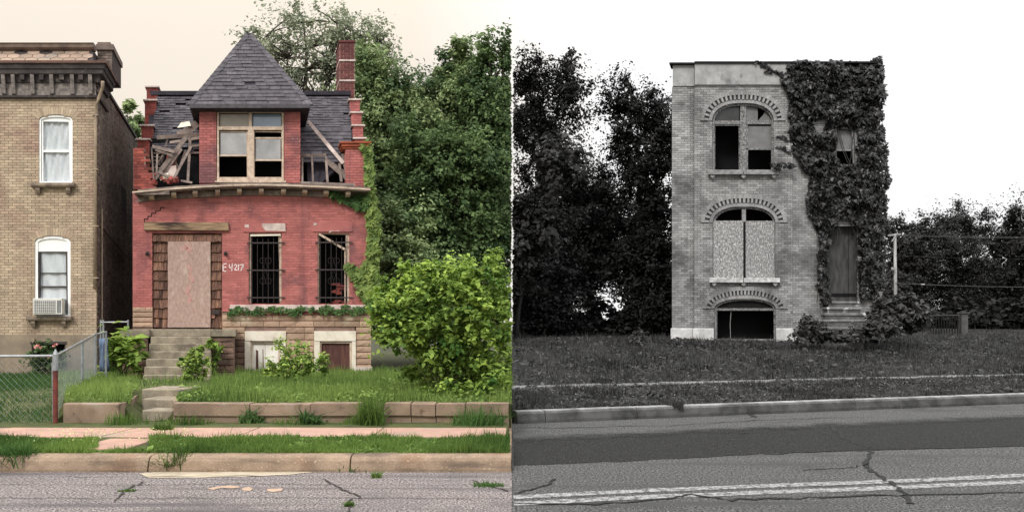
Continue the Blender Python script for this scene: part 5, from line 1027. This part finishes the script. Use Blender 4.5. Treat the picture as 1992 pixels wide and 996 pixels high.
tree('dark_tree', 'low black tree at the left foot of the grey lawn', P(1050, 665, 31), B((1040, 480, 31, 50, 60), (1030, 560, 31, 50, 70), (1080, 560, 31, 55, 60), (1060, 640, 31, 90, 45), (1010, 630, 31, 20, 60)), 178, 62700, 0.097, l_g, m_gbark, .2, G1, 1, cr=0.61, hollow=.2, var=.5)
tree('dark_tree', 'black shaded tree against the left wall of the grey house', P(1270, 664, 33), B((1270, 530, 33, 45, 60), (1285, 610, 33, 35, 60), (1250, 600, 33, 30, 50), (1270, 650, 33, 60, 25)), 127, 42900, 0.103, l_g, m_gbark, .2, G1, 1, cr=0.61, hollow=.2, var=.5)
bush('undergrowth', 'dark undergrowth along the far edge of the grey lawn below the tree gap', P(1180, 665, 32), B((1150, 650, 32, 40, 22), (1200, 652, 32, 40, 20), (1110, 645, 32, 40, 30), (1230, 650, 32, 25, 22), (1165, 610, 32, 22, 20), (1215, 618, 32, 16, 20)), 120, 8000, .16, l_g, m_gstem, side=1, cr=.25, hollow=.2)
tree('leafy_branch_tree', 'slightly lighter small tree hanging its boughs in at the left edge of the grey half', P(1006, 668, 27), B((1020, 420, 27, 26, 22), (1035, 455, 27, 30, 25), (1012, 500, 27, 18, 25), (1050, 430, 27, 22, 14), (1070, 330, 27, 40, 16)), 46, 10725, 0.142, l_g2, m_gbark, .1, G1, 1, cr=0.47, var=.5)
tree('far_tree', 'far dark tree just behind the utility pole', P(1765, 640, 58), B((1735, 450, 58, 22, 22), (1760, 490, 58, 30, 40), (1790, 450, 58, 24, 18), (1795, 500, 58, 45, 50), (1760, 560, 58, 50, 50), (1740, 600, 58, 40, 40)), 204, 42900, 0.129, l_g2, m_gbark, .3, G2, 1, cr=0.81, hollow=.25, var=.5)
tree('far_tree', 'far dark tree with the highest rounded crown right of the pole', P(1860, 640, 60), B((1855, 428, 60, 26, 22), (1890, 440, 60, 34, 26), (1830, 470, 60, 30, 40), (1870, 500, 60, 55, 50), (1900, 560, 60, 60, 50), (1840, 580, 60, 60, 50)), 212, 46200, 0.129, l_g2, m_gbark, .3, G2, 1, cr=0.81, hollow=.25, var=.5)
tree('far_tree', 'far dark tree cut by the right edge of the picture', P(1985, 640, 54), B((1985, 415, 54, 24, 24), (1975, 460, 54, 34, 34), (1950, 510, 54, 45, 50), (2010, 500, 54, 50, 60), (1970, 590, 54, 60, 50), (1930, 600, 54, 40, 35), (2060, 560, 54, 50, 70)), 212, 46200, 0.129, l_g, m_gbark, .3, G2, 1, cr=0.81, hollow=.25, var=.5)
bush('undergrowth', 'black hedge of undergrowth beneath the far trees on the right', P(1880, 640, 50), B((1760, 622, 50, 60, 20), (1850, 620, 50, 70, 22), (1950, 620, 50, 70, 24), (2040, 620, 50, 60, 26)), 200, 16000, .25, l_g, m_gstem, side=1, cr=.4, hollow=.2)
bush('shrub', 'large grey shrub at the right corner of the ivy house', P(1755, 645, 27), B((1748, 610, 27, 34, 28), (1775, 622, 27, 22, 20), (1725, 620, 27, 26, 26)), 120, 5200, .13, l_gb, m_gstem, cr=.2, stems=8)
bush('shrub', 'leafy grey weed shrub sprawling over the right side of the stone steps', P(1690, 660, 25.9), B((1700, 642, 25.9, 22, 14), (1720, 645, 25.9, 24, 14), (1672, 640, 25.9, 14, 8)), 80, 1300, .13, l_gb, m_gstem, cr=.16)
bush('shrub', 'small leafy grey shrub at the left foot of the stone steps', P(1575, 664, 25.7), B((1572, 646, 25.7, 18, 16), (1588, 650, 25.7, 18, 12), (1556, 655, 25.7, 10, 8), (1570, 628, 25.7, 6, 8)), 60, 1000, .13, l_gb, m_gstem, cr=.15)
bush('shrub', 'patch of grey weeds hiding the lowest of the stone steps', P(1640, 663, 25.6), B((1630, 655, 25.6, 16, 9), (1655, 656, 25.6, 18, 9), (1610, 656, 25.6, 10, 8)), 50, 900, .10, l_gb, m_gstem, cr=.13)
bush('sapling', 'tiny grey conifer like sapling on the lawn left of the grey house', P(1241, 672, 25), B((1241, 652, 25, 8, 10), (1241, 662, 25, 14, 8)), 24, 420, .08, l_gb, m_gstem, cr=.1, cat='sapling')
# grass
def scat(n, x0, x1, y0, y1, zf, ok=None):
    x = RNG.uniform(x0, x1, n); y = RNG.uniform(y0, y1, n)
    if ok is not None: k = ok(x, y); x, y = x[k], y[k]
    return np.array([(a, b_, zf(a, b_)-.01) for a, b_ in zip(x, y)])
def tagg(o, lab): return tag(o, lab, 'grass', kind='stuff')
inframe = lambda x, y: (np.abs(x/y) < .80)
def vok(x, y): px = HX+F*x/y; return inframe(x, y) & ~((px > 190) & (px < 291) & (y > 9.02) & (y < 10.0)) & (RNG.random(len(x)) < np.where(y < 10.05, 1, .9))
tagg(grass('verge_grass', scat(66000, -8.0, -.03, 8.86, 9.85, zl, vok), .06, .010, g_l), 'short bright green grass strip between the kerb and the pink pavement')
def lok(x, y): px = HX+F*x/y; return inframe(x, y) & ~((px > 258) & (px < 345) & (y < 13.4)) & ~((px > 268) & (px < 412) & (y >= 13.4) & (RNG.random(len(x)) < .93)) & ~((y > 17.9) & (px > 236) & (px < 458)) & (px > 112)
tagg(grass('lawn_grass', scat(130000, -13, -.02, 11.75, 21.1, zl, lok), .11, .014, g_lawn, tnoise=.5, seg=1, var=.45), 'long uncut grass of the raised lawn before the red house')
tagg(grass('yard_grass', scat(46000, -15.5, -6.2, 11.5, 20.5, zl, lambda x, y: inframe(x, y) & (HX+F*x/y < 116)), .07, .012, g_d), 'dark green mown grass of the fenced yard before the tan house')
tagg(grass('wall_weeds', scat(5000, -6.0, -.2, 11.25, 11.5, zl, lambda x, y: inframe(x, y) & (np.sin(x*5.1)+np.sin(x*2.3+1)+RNG.normal(size=len(x))*.7 > 1.2)), .085, .012, g_l), 'ragged weeds growing along the foot of the retaining wall')
def vr(x, y): d = (y-(13+KS*x))*.951; return inframe(x, y) & (d > .26) & (d < 3.55)
tagg(grass('verge_grass', scat(98000, .06, 14.5, 13, 22, zr, vr), .07, .016, g_g, tnoise=.8, seg=1, var=.5), 'rough grey grass strip between the grey kerb and pavement')
def lr(x, y): d = (y-(13+KS*x))*.951; px = HX+F*x/y; return inframe(x, y) & (d > 4.2) & ~((px > 1306) & (px < 1712) & (y > 27.8)) & (RNG.random(len(x)) < np.clip(26/y, 0, 1)**2)
tagg(grass('lawn_grass', scat(215000, .06, 33, 16, 46, zr, lr), .115, .022, g_g, tnoise=.6, seg=1, var=.5), 'rough grey grass of the sloping lawn before the ivy house')
def weeds(name, pts, ls, hmax, mat, label):      # low broad-leaved ground cover
    hn = np.array([noise.noise(Vector((p[0]*1.1, p[1]*1.1, 2)))+.7*noise.noise(Vector((p[0]*3.3, p[1]*3.3, 4))) for p in pts]); c = pts.copy(); c[:, 2] += hmax*np.clip(.45+hn*.8, .1, 1.3)*(.3+.7*RNG.random(len(c)))
    nr = RNG.normal(size=c.shape)*.6+np.array([0, -.35, 1]); sz = ls*np.exp(RNG.normal(size=len(c))*.35); return tag(np_obj(name, leafquads(c, nr, sz*1.4, sz*.7), 4, np.clip(hn*.6+RNG.normal(size=len(c))*.45, -1, 1), mat), label, 'ground cover', kind='stuff')
weeds('lawn_weeds', scat(50000, .06, 26, 16, 40, zr, lr), .075, .15, g_g, 'low leafy weeds matting the sloping grey lawn')
weeds('verge_weeds', scat(40000, .06, 13, 13, 22, zr, vr), .05, .12, g_g, 'low leafy weeds matting the grey verge')
weeds('lawn_weeds', scat(16000, -11, -.05, 11.8, 20.5, zl, lok), .05, .13, g_lawn, 'low leafy weeds scattered through the green raised lawn')
weeds('verge_weeds', scat(9000, -7.2, -.05, 8.9, 9.9, zl, vok), .03, .07, g_l, 'small clover leaves scattered through the green verge')
m_gfl = ML('clover_flower', S(130), S(170), .2)
p = np.concatenate([scat(420, .1, 12, 13.2, 20, zr, lambda x, y: vr(x, y)), scat(600, .1, 20, 17, 30, zr, lr)]); p[:, 2] += RNG.uniform(.05, .16, len(p))
tag(np_obj('clover_flowers', leafquads(p, RNG.normal(size=p.shape)+np.array([0, -.5, 1]), 0.026, .026), 4, np.zeros(len(p)), m_gfl), 'tiny pale clover flowers dotted through the grey grass', 'flowers', kind='stuff')
p = scat(170, -6.2, -4.2, 9.3, 10.4, zl, lambda x, y: inframe(x, y)); p[:, 2] += .08
tag(np_obj('clover_flowers', leafquads(p, RNG.normal(size=p.shape)+np.array([0, -.5, 1]), .022, .022), 4, np.zeros(len(p)), ML('yellow_flower', S(190, 200, 120), S(214, 214, 160))), 'tiny yellow flowers in the green verge at the far left', 'flowers', kind='stuff')
def tuft(name, x, y, z, n, rad, hgt, mat, label, wd=.012, lean=.9):
    p = G(x, y, z); q = np.stack([p.x+np.clip(RNG.normal(size=n), -1.6, 1.6)*rad, p.y+RNG.normal(size=n)*rad*.4, np.full(n, z)], 1); o = grass(name, q, hgt, wd, mat, lean=lean); tag(o, label, 'weed', 'weeds in kerbs and cracks')
tuft('weed_tuft', 335, 912, .02, 260, .09, .17, g_l, 'arching weed tuft growing over the kerb below the garden steps', .014)
tuft('weed_tuft', 692, 916, .0, 130, .10, .06, g_d, 'low weed patch in the gutter under the kerb joint'); tuft('weed_tuft', 733, 929, .0, 60, .03, .05, g_lawn, 'tiny yellowish tuft on the road near the kerb joint')
tuft('weed_tuft', 316, 836, .2, 160, .08, .10, g_l, 'grass clump on the pavement below the garden steps'); tuft('weed_tuft', 490, 822, .2, 120, .10, .13, l_ivyd, 'dark weed clump against the retaining wall left of its middle crack', .03); tuft('weed_tuft', 607, 824, .2, 150, .10, .14, l_ivyd, 'dark weed clump against the middle of the retaining wall', .03); tuft('weed_tuft', 722, 826, .2, 300, .10, .2, g_l, 'tall weeds bursting through the gap in the retaining wall', .016); tuft('weed_tuft', 930, 826, .2, 400, .22, .18, g_d, 'tall dry weeds at the right end of the retaining wall', .012)
tuft('weed_tuft', 680, 984, .0, 160, .025, .03, g_l, 'moss like weeds in the crack at the bottom of the coloured road'); tuft('weed_tuft', 246, 955, .0, 110, .05, .025, g_lawn, 'low weeds in the diagonal crack of the coloured road')
tuft('weed_tuft', 950, 945, .0, 200, .09, .025, g_d, 'low weeds in the crack at the right of the coloured road'); tuft('weed_tuft', 20, 905, .05, 900, .16, .16, g_d, 'dark grass clump hiding the left end of the kerb')
for x, y, lab in ((1316, 800, 'leafy grey weed hanging over the left part of the grey kerb'), (1452, 790, 'small grey weed in the broken notch of the grey kerb'), (1590, 780, 'grey weed on the kerb joint below the steps'), (1838, 778, 'dark weed clump on the right kerb joint'), (1935, 772, 'dark weed clump nearest the right end of the grey kerb')): tuft('weed_tuft', x, y, .1, 150, .07, .16, g_g, lab, .025)
